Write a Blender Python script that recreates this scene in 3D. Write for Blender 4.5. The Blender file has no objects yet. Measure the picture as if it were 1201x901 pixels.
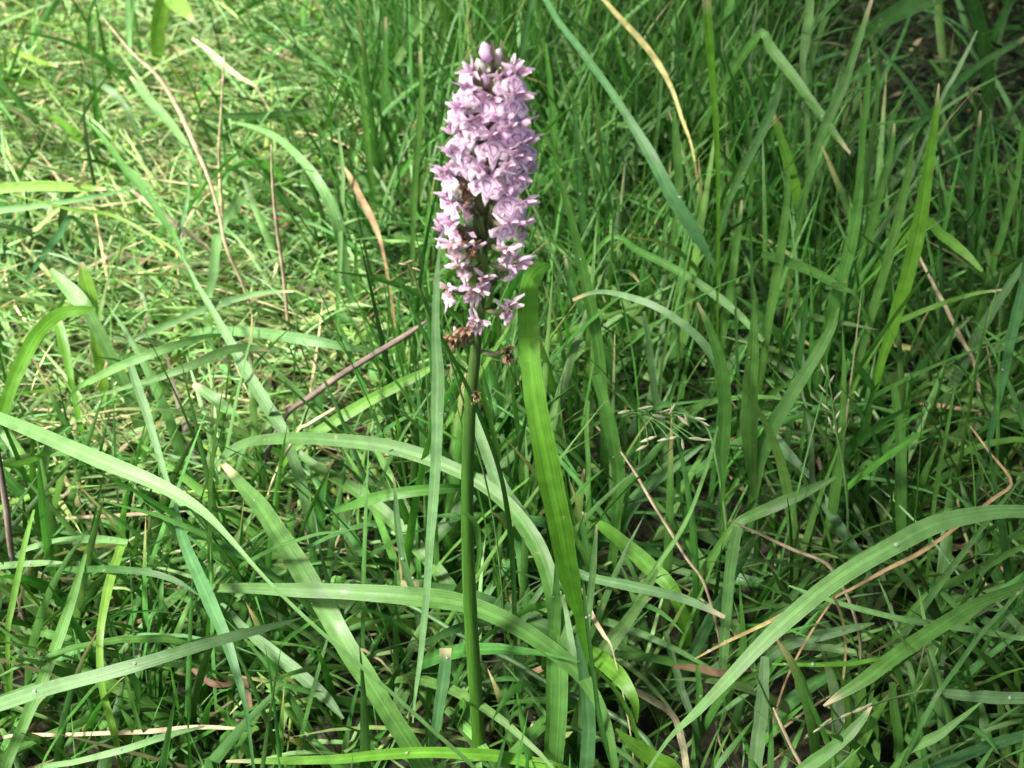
import bpy, math, random
import numpy as np
from mathutils import Vector, Matrix

R = math.radians
SC = bpy.context.scene
COL = SC.collection
rng = np.random.default_rng(7)
random.seed(7)

# ------------------------------------------------------------------ camera
PITCH, FPX, CAM_D, CAM_H = R(37.0), 600.5 / math.tan(R(20.0)), 0.498, 0.655
cam_data = bpy.data.cameras.new('camera')
cam = bpy.data.objects.new('camera', cam_data)
COL.objects.link(cam)
cam.location = (0, -CAM_D, CAM_H)
cam.rotation_euler = (R(90) - PITCH, 0, 0)
cam_data.sensor_width = 36
cam_data.lens = 18 / math.tan(R(20.0))
cam_data.clip_start = 0.02
cam_data.clip_end = 500
cam_data.dof.use_dof = True
cam_data.dof.focus_distance = 0.70
cam_data.dof.aperture_fstop = 16
SC.camera = cam

# ------------------------------------------------------------------ world, sun, exposure
SUN_EL, SUN_AZ = R(55), math.atan2(-0.70, -0.42)      # from the left and a little behind the camera
world = bpy.data.worlds.new('World')
SC.world = world
world.use_nodes = True
wn = world.node_tree
bg = wn.nodes['Background']
sky = wn.nodes.new('ShaderNodeTexSky')
sky.sky_type = 'NISHITA'
sky.sun_disc = False
sky.sun_elevation = SUN_EL
sky.sun_rotation = SUN_AZ
sky.dust_density = 7.0
sky.ozone_density = 0.5
sky.air_density = 0.7
wn.links.new(sky.outputs[0], bg.inputs[0])
bg.inputs[1].default_value = 0.12
sd = bpy.data.lights.new('sun', 'SUN')
sd.energy = 5.0
sd.angle = R(9.0)
sd.color = (1.0, 0.96, 0.88)
sun = bpy.data.objects.new('sun', sd)
COL.objects.link(sun)
sdir = Vector((math.sin(SUN_AZ) * math.cos(SUN_EL), math.cos(SUN_AZ) * math.cos(SUN_EL), math.sin(SUN_EL)))
sun.rotation_euler = sdir.to_track_quat('Z', 'Y').to_euler()
sun.location = sdir * 6
SC.view_settings.view_transform = 'Standard'
SC.view_settings.look = 'None'
SC.view_settings.exposure = 1.57
SC.view_settings.gamma = 1.0

# ------------------------------------------------------------------ picture <-> place
CAMP = np.array([0, -CAM_D, CAM_H])
FV = np.array([0, math.cos(PITCH), -math.sin(PITCH)])
UV_ = np.array([0, math.sin(PITCH), math.cos(PITCH)])
RV = np.array([1.0, 0, 0])

def ray(px, py):
    return FV + RV * ((px - 600.5) / FPX) + UV_ * ((450.5 - py) / FPX)

def at_y(px, py, y):
    d = ray(px, py)
    t = (y + CAM_D) / d[1]
    p = CAMP + d * t
    if p[2] < 0.004:
        t = (CAM_H - 0.004) / -d[2]
        p = CAMP + d * t
    return p, t

def at_z(px, py, z):
    d = ray(px, py)
    t = (CAM_H - max(z, 0.004)) / -d[2]
    return CAMP + d * t, t

def project(P):
    v = P - CAMP
    dep = v @ FV
    dep = np.where(dep < 0.02, 0.02, dep)
    return 600.5 + FPX * (v @ RV) / dep, 450.5 - FPX * (v @ UV_) / dep, dep

# ------------------------------------------------------------------ materials
def new_mat(name):
    m = bpy.data.materials.new(name)
    m.use_nodes = True
    nt = m.node_tree
    nt.nodes.clear()
    out = nt.nodes.new('ShaderNodeOutputMaterial')
    return m, nt, out

def N(nt, typ, **kw):
    n = nt.nodes.new(typ)
    for k, v in kw.items():
        if k in n.inputs:
            n.inputs[k].default_value = v
        else:
            setattr(n, k, v)
    return n

def leaf_material(name, rough=0.44, spec=0.38, trans=0.38, veins=24.0, vein_amt=0.26, tint=(0.95, 1.2, 0.55), bump=0.35, keel=0.22, mottling=0.20):
    m, nt, out = new_mat(name)
    L = nt.links.new
    att = N(nt, 'ShaderNodeAttribute', attribute_name='Col')
    uv = N(nt, 'ShaderNodeUVMap', uv_map='UVMap')
    sep = N(nt, 'ShaderNodeSeparateXYZ')
    L(uv.outputs[0], sep.inputs[0])
    # parallel veins: noise stretched along the blade
    mp = N(nt, 'ShaderNodeMapping')
    mp.inputs['Scale'].default_value = (veins, 0.6, 1)
    L(uv.outputs[0], mp.inputs[0])
    vn = N(nt, 'ShaderNodeTexNoise', Scale=1.0, Detail=2.0)
    L(mp.outputs[0], vn.inputs['Vector'])
    geo = N(nt, 'ShaderNodeTexCoord')
    bn = N(nt, 'ShaderNodeTexNoise', Scale=120.0, Detail=3.0)
    L(geo.outputs['Object'], bn.inputs['Vector'])
    # keel line in the middle of the blade
    sub = N(nt, 'ShaderNodeMath', operation='SUBTRACT'); L(sep.outputs[0], sub.inputs[0]); sub.inputs[1].default_value = 0.5
    ab = N(nt, 'ShaderNodeMath', operation='ABSOLUTE'); L(sub.outputs[0], ab.inputs[0])
    kr = N(nt, 'ShaderNodeMapRange'); L(ab.outputs[0], kr.inputs[0])
    kr.inputs[1].default_value = 0.02; kr.inputs[2].default_value = 0.09; kr.inputs[3].default_value = keel; kr.inputs[4].default_value = 0.0
    r1 = N(nt, 'ShaderNodeMapRange'); L(vn.outputs[0], r1.inputs[0])
    r1.inputs[1].default_value = 0.3; r1.inputs[2].default_value = 0.7; r1.inputs[3].default_value = 1 - vein_amt; r1.inputs[4].default_value = 1 + vein_amt
    r2 = N(nt, 'ShaderNodeMapRange'); L(bn.outputs[0], r2.inputs[0])
    r2.inputs[1].default_value = 0.3; r2.inputs[2].default_value = 0.7; r2.inputs[3].default_value = 1 - mottling; r2.inputs[4].default_value = 1 + mottling
    mul = N(nt, 'ShaderNodeMath', operation='MULTIPLY'); L(r1.outputs[0], mul.inputs[0]); L(r2.outputs[0], mul.inputs[1])
    add = N(nt, 'ShaderNodeMath', operation='ADD'); L(mul.outputs[0], add.inputs[0]); L(kr.outputs[0], add.inputs[1])
    vm = N(nt, 'ShaderNodeVectorMath', operation='SCALE'); L(att.outputs['Color'], vm.inputs[0]); L(add.outputs[0], vm.inputs['Scale'])
    fn = N(nt, 'ShaderNodeTexNoise', Scale=1.0, Detail=3.0)
    fm = N(nt, 'ShaderNodeMapping'); fm.inputs['Scale'].default_value = (260, 260, 160); L(geo.outputs['Object'], fm.inputs[0]); L(fm.outputs[0], fn.inputs['Vector'])
    fr = N(nt, 'ShaderNodeMapRange'); L(fn.outputs[0], fr.inputs[0]); fr.inputs[1].default_value = 0.68; fr.inputs[2].default_value = 0.76; fr.inputs[4].default_value = 0.75
    fx = N(nt, 'ShaderNodeMix', data_type='RGBA'); L(fr.outputs[0], fx.inputs[0]); L(vm.outputs[0], fx.inputs[6]); fx.inputs[7].default_value = (0.28, 0.22, 0.10, 1)
    class _o: outputs = [fx.outputs[2]]
    vm = _o
    bs = N(nt, 'ShaderNodeBsdfPrincipled', Roughness=rough)
    bs.inputs['Specular IOR Level'].default_value = spec
    L(vm.outputs[0], bs.inputs['Base Color'])
    rr = N(nt, 'ShaderNodeMapRange'); L(bn.outputs[0], rr.inputs[0])
    rr.inputs[1].default_value = 0.3; rr.inputs[2].default_value = 0.7; rr.inputs[3].default_value = rough - 0.1; rr.inputs[4].default_value = rough + 0.12
    L(rr.outputs[0], bs.inputs['Roughness'])
    bmp = N(nt, 'ShaderNodeBump', Strength=bump, Distance=0.0004)
    L(add.outputs[0], bmp.inputs['Height'])
    L(bmp.outputs[0], bs.inputs['Normal'])
    tv = N(nt, 'ShaderNodeVectorMath', operation='MULTIPLY'); L(vm.outputs[0], tv.inputs[0]); tv.inputs[1].default_value = tint
    tr = N(nt, 'ShaderNodeBsdfTranslucent'); L(tv.outputs[0], tr.inputs[0])
    mx = N(nt, 'ShaderNodeMixShader'); mx.inputs[0].default_value = trans
    L(bs.outputs[0], mx.inputs[1]); L(tr.outputs[0], mx.inputs[2])
    L(mx.outputs[0], out.inputs[0])
    return m

M_GRASS = leaf_material('grass_leaf_surface')
M_THATCH = leaf_material('dead_grass_surface', rough=0.7, spec=0.2, trans=0.2, tint=(1.1, 1.0, 0.8), mottling=0.45)
M_BROAD = leaf_material('broad_leaf_surface', spec=0.2, rough=0.6, veins=5, vein_amt=0.15, trans=0.35, bump=0.6)

def petal_material(name, base, tip, spot=None, trans=0.3, dark=None):
    m, nt, out = new_mat(name)
    L = nt.links.new
    uv = N(nt, 'ShaderNodeUVMap', uv_map='UVMap')
    sep = N(nt, 'ShaderNodeSeparateXYZ'); L(uv.outputs[0], sep.inputs[0])
    tc = N(nt, 'ShaderNodeTexCoord')
    nz = N(nt, 'ShaderNodeTexNoise', Scale=420.0, Detail=2.0); L(tc.outputs['Object'], nz.inputs['Vector'])
    oi = N(nt, 'ShaderNodeObjectInfo')
    ad = N(nt, 'ShaderNodeMath', operation='MULTIPLY_ADD'); L(nz.outputs[0], ad.inputs[0]); ad.inputs[1].default_value = 0.8; L(sep.outputs[1], ad.inputs[2])
    rp = N(nt, 'ShaderNodeMapRange'); L(ad.outputs[0], rp.inputs[0]); rp.inputs[1].default_value = 0.35; rp.inputs[2].default_value = 1.3
    mx = N(nt, 'ShaderNodeMix', data_type='RGBA'); L(rp.outputs[0], mx.inputs[0])
    mx.inputs[6].default_value = (*base, 1); mx.inputs[7].default_value = (*tip, 1)
    col = mx.outputs[2]
    if spot:
        # loops and dashes of darker purple round the middle of the lip
        mp = N(nt, 'ShaderNodeMapping'); mp.inputs['Location'].default_value = (-0.5, -0.36, 0); mp.inputs['Scale'].default_value = (1.25, 1.0, 1)
        mp.vector_type = 'POINT'
        L(uv.outputs[0], mp.inputs[0])
        ln = N(nt, 'ShaderNodeVectorMath', operation='LENGTH')
        s2 = N(nt, 'ShaderNodeVectorMath', operation='SUBTRACT'); L(uv.outputs[0], s2.inputs[0]); s2.inputs[1].default_value = (0.5, 0.38, 0)
        L(s2.outputs[0], ln.inputs[0])
        wv = N(nt, 'ShaderNodeMath', operation='SINE')
        m1 = N(nt, 'ShaderNodeMath', operation='MULTIPLY_ADD'); L(ln.outputs['Value'], m1.inputs[0]); m1.inputs[1].default_value = 30.0
        m2 = N(nt, 'ShaderNodeMath', operation='MULTIPLY'); L(nz.outputs[0], m2.inputs[0]); m2.inputs[1].default_value = 7.0
        L(m2.outputs[0], m1.inputs[2]); L(m1.outputs[0], wv.inputs[0])
        th = N(nt, 'ShaderNodeMapRange'); L(wv.outputs[0], th.inputs[0]); th.inputs[1].default_value = 0.35; th.inputs[2].default_value = 0.8
        inn = N(nt, 'ShaderNodeMapRange'); L(ln.outputs['Value'], inn.inputs[0]); inn.inputs[1].default_value = 0.5; inn.inputs[2].default_value = 0.36
        pm = N(nt, 'ShaderNodeMath', operation='MULTIPLY'); L(th.outputs[0], pm.inputs[0]); L(inn.outputs[0], pm.inputs[1])
        pm2 = N(nt, 'ShaderNodeMath', operation='MULTIPLY'); L(pm.outputs[0], pm2.inputs[0]); pm2.inputs[1].default_value = 0.85
        mz = N(nt, 'ShaderNodeMix', data_type='RGBA'); L(pm2.outputs[0], mz.inputs[0]); L(col, mz.inputs[6]); mz.inputs[7].default_value = (*spot, 1)
        col = mz.outputs[2]
    hsv = N(nt, 'ShaderNodeHueSaturation')
    rv = N(nt, 'ShaderNodeMapRange'); L(oi.outputs['Random'], rv.inputs[0]); rv.inputs[3].default_value = 0.82; rv.inputs[4].default_value = 1.15
    L(rv.outputs[0], hsv.inputs['Value']); L(col, hsv.inputs['Color'])
    bs = N(nt, 'ShaderNodeBsdfPrincipled', Roughness=0.5)
    bs.inputs['Specular IOR Level'].default_value = 0.4
    L(hsv.outputs[0], bs.inputs['Base Color'])
    bp = N(nt, 'ShaderNodeBump', Strength=0.5, Distance=0.0004); L(nz.outputs[0], bp.inputs['Height']); L(bp.outputs[0], bs.inputs['Normal'])
    tr = N(nt, 'ShaderNodeBsdfTranslucent'); L(hsv.outputs[0], tr.inputs[0])
    ms = N(nt, 'ShaderNodeMixShader'); ms.inputs[0].default_value = trans
    L(bs.outputs[0], ms.inputs[1]); L(tr.outputs[0], ms.inputs[2]); L(ms.outputs[0], out.inputs[0])
    return m

M_LIP = petal_material('lip_petal', (0.76, 0.53, 0.71), (0.88, 0.76, 0.85), spot=(0.36, 0.10, 0.38), trans=0.32)
M_SEPAL = petal_material('sepal_petal', (0.60, 0.38, 0.55), (0.87, 0.72, 0.83), trans=0.32)
M_HOOD = petal_material('hood_petal', (0.38, 0.18, 0.34), (0.80, 0.58, 0.74), trans=0.3)
M_SPUR = petal_material('spur_petal', (0.55, 0.38, 0.52), (0.86, 0.78, 0.86), trans=0.35)
M_WITHER = petal_material('withered_petal', (0.13, 0.06, 0.03), (0.42, 0.26, 0.15), trans=0.2)
M_FADED = petal_material('faded_petal', (0.48, 0.25, 0.28), (0.86, 0.70, 0.76), trans=0.3)
M_BUD = petal_material('bud_petal', (0.62, 0.34, 0.62), (0.86, 0.66, 0.84), trans=0.3)
M_PALEBUD = petal_material('pale_bud_petal', (0.62, 0.60, 0.45), (0.86, 0.80, 0.80), trans=0.3)

def stem_material(name, c1, c2, c3, z1, z2):
    m, nt, out = new_mat(name)
    L = nt.links.new
    tc = N(nt, 'ShaderNodeTexCoord')
    sp = N(nt, 'ShaderNodeSeparateXYZ'); L(tc.outputs['Object'], sp.inputs[0])
    rg = N(nt, 'ShaderNodeMapRange'); L(sp.outputs[2], rg.inputs[0]); rg.inputs[1].default_value = z1; rg.inputs[2].default_value = z2
    cr = N(nt, 'ShaderNodeValToRGB'); L(rg.outputs[0], cr.inputs[0])
    cr.color_ramp.elements[0].color = (*c1, 1); cr.color_ramp.elements[1].color = (*c3, 1)
    e = cr.color_ramp.elements.new(0.5); e.color = (*c2, 1)
    mp = N(nt, 'ShaderNodeMapping'); mp.inputs['Scale'].default_value = (900, 900, 25); L(tc.outputs['Object'], mp.inputs[0])
    nz = N(nt, 'ShaderNodeTexNoise', Scale=1.0, Detail=3.0); L(mp.outputs[0], nz.inputs['Vector'])
    r1 = N(nt, 'ShaderNodeMapRange'); L(nz.outputs[0], r1.inputs[0]); r1.inputs[1].default_value = 0.3; r1.inputs[2].default_value = 0.7; r1.inputs[3].default_value = 0.65; r1.inputs[4].default_value = 1.3
    vm = N(nt, 'ShaderNodeVectorMath', operation='SCALE'); L(cr.outputs[0], vm.inputs[0]); L(r1.outputs[0], vm.inputs['Scale'])
    bs = N(nt, 'ShaderNodeBsdfPrincipled', Roughness=0.42); L(vm.outputs[0], bs.inputs['Base Color'])
    bs.inputs['Subsurface Weight'].default_value = 0.15
    bs.inputs['Subsurface Radius'].default_value = (0.004, 0.006, 0.001)
    bs.inputs['Subsurface Scale'].default_value = 0.5
    bp = N(nt, 'ShaderNodeBump', Strength=0.5, Distance=0.0004); L(nz.outputs[0], bp.inputs['Height']); L(bp.outputs[0], bs.inputs['Normal'])
    L(bs.outputs[0], out.inputs[0])
    return m

M_STEM = stem_material('orchid_stem_skin', (0.048, 0.135, 0.012), (0.032, 0.10, 0.012), (0.11, 0.13, 0.05), 0.0, 0.46)
M_OVARY = stem_material('ovary_skin', (0.10, 0.18, 0.04), (0.14, 0.17, 0.07), (0.22, 0.16, 0.14), 0.2, 0.42)

def soil_material():
    m, nt, out = new_mat('dark_soil_and_litter')  # very dark soil tones mixed by noise
    L = nt.links.new
    tc = N(nt, 'ShaderNodeTexCoord')
    n1 = N(nt, 'ShaderNodeTexNoise', Scale=18.0, Detail=6.0); L(tc.outputs['Object'], n1.inputs['Vector'])
    n2 = N(nt, 'ShaderNodeTexNoise', Scale=260.0, Detail=4.0); L(tc.outputs['Object'], n2.inputs['Vector'])
    cr = N(nt, 'ShaderNodeValToRGB'); L(n1.outputs[0], cr.inputs[0])
    cr.color_ramp.elements[0].position = 0.35; cr.color_ramp.elements[0].color = (0.014, 0.011, 0.007, 1)
    cr.color_ramp.elements[1].position = 0.7; cr.color_ramp.elements[1].color = (0.032, 0.034, 0.014, 1)
    r1 = N(nt, 'ShaderNodeMapRange'); L(n2.outputs[0], r1.inputs[0]); r1.inputs[1].default_value = 0.3; r1.inputs[2].default_value = 0.7; r1.inputs[3].default_value = 0.4; r1.inputs[4].default_value = 1.8
    vm = N(nt, 'ShaderNodeVectorMath', operation='SCALE'); L(cr.outputs[0], vm.inputs[0]); L(r1.outputs[0], vm.inputs['Scale'])
    bs = N(nt, 'ShaderNodeBsdfPrincipled', Roughness=0.85); L(vm.outputs[0], bs.inputs['Base Color'])
    bp = N(nt, 'ShaderNodeBump', Strength=0.8, Distance=0.004); L(n2.outputs[0], bp.inputs['Height']); L(bp.outputs[0], bs.inputs['Normal'])
    L(bs.outputs[0], out.inputs[0])
    return m
M_SOIL = soil_material()

def water_material():
    m, nt, out = new_mat('dew_water')
    bs = N(nt, 'ShaderNodeBsdfPrincipled', Roughness=0.03, IOR=1.33)
    bs.inputs['Transmission Weight'].default_value = 0.85
    bs.inputs['Base Color'].default_value = (0.95, 0.97, 1, 1)
    bs.inputs['Specular IOR Level'].default_value = 1.0
    nt.links.new(bs.outputs[0], out.inputs[0])
    return m
M_DEW = water_material()

# ------------------------------------------------------------------ helpers
def mesh_obj(name, verts, quads, mat, parent=None, uv=None, col=None, smooth=True, tris=None):
    """One mesh object from numpy arrays: verts (n,3), quads (m,4), per-vertex uv and colour."""
    me = bpy.data.meshes.new(name)
    verts = np.asarray(verts, dtype=np.float32)
    quads = np.asarray(quads, dtype=np.int32)
    k = quads.shape[1]
    me.vertices.add(len(verts)); me.vertices.foreach_set('co', verts.ravel())
    me.loops.add(quads.size); me.loops.foreach_set('vertex_index', quads.ravel())
    me.polygons.add(len(quads))
    me.polygons.foreach_set('loop_start', np.arange(0, quads.size, k, dtype=np.int32))
    me.polygons.foreach_set('loop_total', np.full(len(quads), k, dtype=np.int32))
    if smooth:
        me.polygons.foreach_set('use_smooth', np.ones(len(quads), dtype=bool))
    if uv is not None:
        lay = me.uv_layers.new(name='UVMap')
        lay.data.foreach_set('uv', np.asarray(uv, dtype=np.float32)[quads.ravel()].ravel())
    if col is not None:
        c = np.ones((len(verts), 4), dtype=np.float32); c[:, :3] = col
        a = me.attributes.new('Col', 'FLOAT_COLOR', 'POINT')
        a.data.foreach_set('color', c.ravel())
    me.materials.append(mat)
    me.update(calc_edges=True)
    me.validate()
    o = bpy.data.objects.new(name, me)
    COL.objects.link(o)
    if parent: o.parent = parent
    return o

def tag(o, label=None, cat=None, group=None, kind=None):
    if label: o['label'] = label
    if cat: o['category'] = cat
    if group: o['group'] = group
    if kind: o['kind'] = kind
    return o

def empty(name, loc):
    o = bpy.data.objects.new(name, None); COL.objects.link(o)
    o.location = loc; o.empty_display_size = 0.01
    return o

def catmull(P, n):
    """Smooth curve through the rows of P, n samples, by chord length."""
    P = np.asarray(P, float)
    d = np.sqrt(np.maximum(np.linalg.norm(np.diff(P[:, :3], axis=0), axis=1), 1e-9))
    t = np.concatenate([[0], np.cumsum(d)])
    s = np.linspace(0, t[-1], n)
    m = np.zeros_like(P)
    m[1:-1] = (P[2:] - P[:-2]) / (t[2:] - t[:-2])[:, None]
    m[0] = (P[1] - P[0]) / (t[1] - t[0]); m[-1] = (P[-1] - P[-2]) / (t[-1] - t[-2])
    i = np.clip(np.searchsorted(t, s, side='right') - 1, 0, len(P) - 2)
    h = (t[i + 1] - t[i])[:, None]; u = ((s - t[i]) / (t[i + 1] - t[i]))[:, None]
    return ((2*u**3 - 3*u**2 + 1) * P[i] + (u**3 - 2*u**2 + u) * h * m[i] + (-2*u**3 + 3*u**2) * P[i+1] + (u**3 - u**2) * h * m[i+1])

def tube_mesh(P, rad, seg=8):
    P = np.asarray(P, float); n = len(P)
    T = np.gradient(P, axis=0); T /= np.linalg.norm(T, axis=1)[:, None] + 1e-12
    ref = np.array([1.0, 0.13, 0.05]) if abs(T[0][0]) < 0.8 else np.array([0, 1.0, 0.1])
    A = np.cross(T, ref); A /= np.linalg.norm(A, axis=1)[:, None]
    B = np.cross(T, A)
    th = np.linspace(0, 2*np.pi, seg, endpoint=False)
    rad = np.broadcast_to(rad, (n,))
    V = P[:, None] + rad[:, None, None] * (np.cos(th)[None, :, None] * A[:, None] + np.sin(th)[None, :, None] * B[:, None])
    V = np.concatenate([V.reshape(-1, 3), P[[0]] - T[[0]] * rad[0] * 0.3, P[[-1]] + T[[-1]] * rad[-1] * 0.5])
    i = np.arange(n - 1)[:, None] * seg; j = np.arange(seg)[None, :]; j2 = (j + 1) % seg
    Q = np.stack([i + j, i + j2, i + seg + j2, i + seg + j], -1).reshape(-1, 4)
    a, b = n * seg, n * seg + 1
    jj = np.arange(0, seg, 2)
    c0 = np.stack([np.full(len(jj), a), (jj + 2) % seg, (jj + 1) % seg, jj], -1)
    c1 = np.stack([np.full(len(jj), b), (n-1)*seg + jj, (n-1)*seg + (jj+1) % seg, (n-1)*seg + (jj+2) % seg], -1)
    Q = np.concatenate([Q, c0, c1])
    uv = np.stack([np.tile(np.linspace(0, 1, seg), n), np.repeat(np.linspace(0, 1, n), seg)], -1)
    uv = np.concatenate([uv, [[.5, 0], [.5, 1]]])
    return V, Q, uv

def grid_quads(n, k, off=0):
    i = np.arange(n - 1)[:, None] * k; j = np.arange(k - 1)[None, :]
    return (np.stack([i + j, i + j + 1, i + k + j + 1, i + k + j], -1).reshape(-1, 4) + off)

HERO = []        # (points, halfwidth in picture units) of the hand-placed leaves: short grass is thinned in front of them

COLS = dict(
    green=(0.068, 0.180, 0.032), pale=(0.12, 0.25, 0.075), bright=(0.09, 0.235, 0.022), dark=(0.038, 0.115, 0.024), sheen_pale=(0.25, 0.42, 0.18), glossy=(0.115, 0.31, 0.03),
    blue=(0.06, 0.165, 0.055), lime=(0.16, 0.31, 0.045), grey=(0.115, 0.225, 0.09), straw=(0.40, 0.34, 0.20), seed=(0.27, 0.28, 0.18),
    gold=(0.42, 0.37, 0.15), orange=(0.27, 0.19, 0.10), tan=(0.27, 0.23, 0.145), brown=(0.14, 0.09, 0.055), mauve=(0.145, 0.115, 0.095),
)
# ------------------------------------------------------------------ leaves traced in depth
def ribbon(C, W, name, col, mat, parent=None, fold=0.18, twist=0.0, across=5, tipcol=None, ripple=0.0, face=0.75):
    """A leaf blade along centre line C (n,3) with full widths W (n)."""
    n = len(C)
    T = np.gradient(C, axis=0); T /= np.linalg.norm(T, axis=1)[:, None] + 1e-12
    view = C - CAMP; view /= np.linalg.norm(view, axis=1)[:, None]
    up = np.tile([0, 0, 1.0], (n, 1))
    # the blade lies between facing up and facing the path, where the photograph shows its full width
    nv = -view * face + up * (1 - face)
    S = np.cross(T, nv); S /= np.linalg.norm(S, axis=1)[:, None] + 1e-12
    for _ in range(3):
        S[1:-1] = (S[:-2] + 2 * S[1:-1] + S[2:]) / 4
    S /= np.linalg.norm(S, axis=1)[:, None]
    Nn = np.cross(S, T); Nn /= np.linalg.norm(Nn, axis=1)[:, None]
    s = np.linspace(0, 1, n)
    tw = twist * (s - 0.5) + 0.10 * np.sin(s * 9 + C[0, 0] * 90)
    S2 = S * np.cos(tw)[:, None] + Nn * np.sin(tw)[:, None]
    N2 = np.cross(S2, T)
    # keep the side facing the light upward so the two halves of the keel fold downward
    ph = C[0, 0] * 300 + C[0, 1] * 170
    W = W * (1 + 0.03 * np.sin(s * 29 + ph) + 0.02 * np.sin(s * 57 + 2 * ph) + 0.03 * np.sin(s * 11 + ph * 3))
    C = C + S2 * (W * (0.05 * np.sin(s * 11 + ph) + 0.015 * np.sin(s * 43 + ph * 2)))[:, None]
    u = np.linspace(-1, 1, across)
    prof = np.abs(u) * fold
    rp = ripple * np.sin(s[:, None] * 40 + u[None, :] * 2) * np.abs(u)[None, :]
    V = C[:, None] + 0.5 * W[:, None, None] * (u[None, :, None] * S2[:, None] + (prof[None, :, None] + rp[..., None]) * N2[:, None])
    V = V.reshape(-1, 3)
    V[:, 2] = np.maximum(V[:, 2], -0.004)
    uv = np.stack([np.tile((u + 1) / 2, n), np.repeat(s * 4 + C[0, 0] * 7, across)], -1)
    c = np.array(col)[None] * (1 + 0.10 * np.sin(s * 7 + C[0, 1] * 50))[:, None]
    if tipcol is not None:
        k = np.clip((s - 0.93) / 0.05, 0, 1)[:, None]
        c = c * (1 - k) + np.array(tipcol)[None] * k
    c = np.repeat(c, across, axis=0)
    return mesh_obj(name, V, grid_quads(n, across), mat, parent, uv, c)

def trace(pts, mode, d0, d1, dm=None, root='end', n=30, extend=True, wide=True):
    """pts 'x,y,w x,y,w ...' in photograph units; depth by plane y (mode y) or height (mode z)."""
    A = np.array([[float(v) for v in p.split(',')] for p in pts.split()])
    seg = np.linalg.norm(np.diff(A[:, :2], axis=0), axis=1)
    s = np.concatenate([[0], np.cumsum(seg)]) / seg.sum()
    if dm is None: dm = (d0 + d1) / 2
    q = d0 * (1 - s) * (1 - 2 * s) + 4 * dm * s * (1 - s) + d1 * s * (2 * s - 1)
    out = []
    for (x, y, w), dd in zip(A, q):
        p, t = at_y(x, y, dd) if mode == 'y' else at_z(x, y, dd)
        if wide: w = w * 0.84 if w > 9 else w * 0.92
        out.append([*p, w * t / FPX])
    P = np.array(out)
    if root == 'start': P = P[::-1]          # root last
    C = catmull(P, n)
    HERO.append((C[:, :3].copy(), C[:, 3].copy()))
    if extend:
        e = P[-1, :3]; T = e - P[-2, :3]
        Th = np.array([T[0], T[1], 0]); Th = Th / (np.linalg.norm(Th) + 1e-9) * min(1.0, np.linalg.norm(Th[:2]) / (np.linalg.norm(T) + 1e-9) * 1.2)
        z = e[2]
        if z > 0.012:
            w = P[-1, 3]
            X = np.array([[*(e + Th * z * 0.22 + np.array([0, 0, -0.45 * z])), w * 0.95], [*(e + Th * z * 0.30 + np.array([0, 0, -z - 0.003])), w * 0.75]])
            P = np.concatenate([P, X])
            C = catmull(P, n + 8)
    C[:, 3] = np.maximum(C[:, 3], 0.0004)
    C = C[::-1]                              # root first, tip last
    return C[:, :3], C[:, 3]

def blade(label, pts, dep, col='green', root='end', mat=None, tip=None, group=None, name='grass_shoot', cat='grass blade', **kw):
    mode, d0, d1 = dep[0], dep[1], dep[2]
    dm = dep[3] if len(dep) > 3 else None
    C, W = trace(pts, mode, d0, d1, dm, root, n=kw.pop('n', 30), extend=kw.pop('extend', True))
    c = np.array(COLS[col] if isinstance(col, str) else col)
    c = c * (1 + rng.uniform(-0.10, 0.10)) * (1 + rng.uniform(-0.06, 0.06, 3))
    dead = col in ('straw', 'gold', 'orange', 'tan', 'brown', 'mauve')
    if not dead and tip is None and rng.random() < .25: tip = 'straw'
    base = C[0].copy()
    o = ribbon_at(C, W, name, c, mat or (M_THATCH if dead else M_GRASS), COLS[tip] if tip else None, base, **kw)
    tag(o, label, cat, group)
    return o

def ribbon_at(C, W, name, c, mat, tipcol, base, **kw):
    o = ribbon(C, W, name, c, mat, tipcol=tipcol, **kw)
    me = o.data
    me.transform(Matrix.Translation(-Vector(base)))
    o.location = base
    return o

def stalk(label, pts, dep, col, root='end', name='grass_stalk', cat='grass stalk', group=None, seg=6, mat=None):
    mode, d0, d1 = dep[:3]
    C, W = trace(pts, mode, d0, d1, dep[3] if len(dep) > 3 else None, root, n=26)
    V, Q, uv = tube_mesh(C, W / 2, seg)
    base = C[0]
    c = np.array(COLS[col])
    o = mesh_obj(name, V - base, Q, mat or (M_THATCH if col in ('straw', 'gold', 'orange', 'tan', 'brown', 'mauve') else M_GRASS), None, uv, np.tile(c, (len(V), 1)))
    o.location = base
    tag(o, label, cat, group)
    return o

# ------------------------------------------------------------------ ground
gx = np.concatenate([-np.geomspace(60, 2.2, 14), np.linspace(-2, 2, 90), np.geomspace(2.2, 60, 14)])
gy = np.concatenate([-np.geomspace(60, 1.2, 14), np.linspace(-1, 3, 90), np.geomspace(3.2, 60, 14)])
X, Y = np.meshgrid(gx, gy, indexing='ij')
Z = 0.004 * np.sin(X * 31 + 2 * np.sin(Y * 17)) + 0.004 * np.sin(Y * 37 + X * 9) - 0.008
Z = np.where((np.abs(X) < 2.1) & (Y < 3.1) & (Y > -1.1), Z, -0.01)
o = mesh_obj('ground', np.stack([X, Y, Z], -1).reshape(-1, 3), grid_quads(len(gx), len(gy))[:, ::-1], M_SOIL)
tag(o, kind='structure')

CANOPY = 1.0
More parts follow.
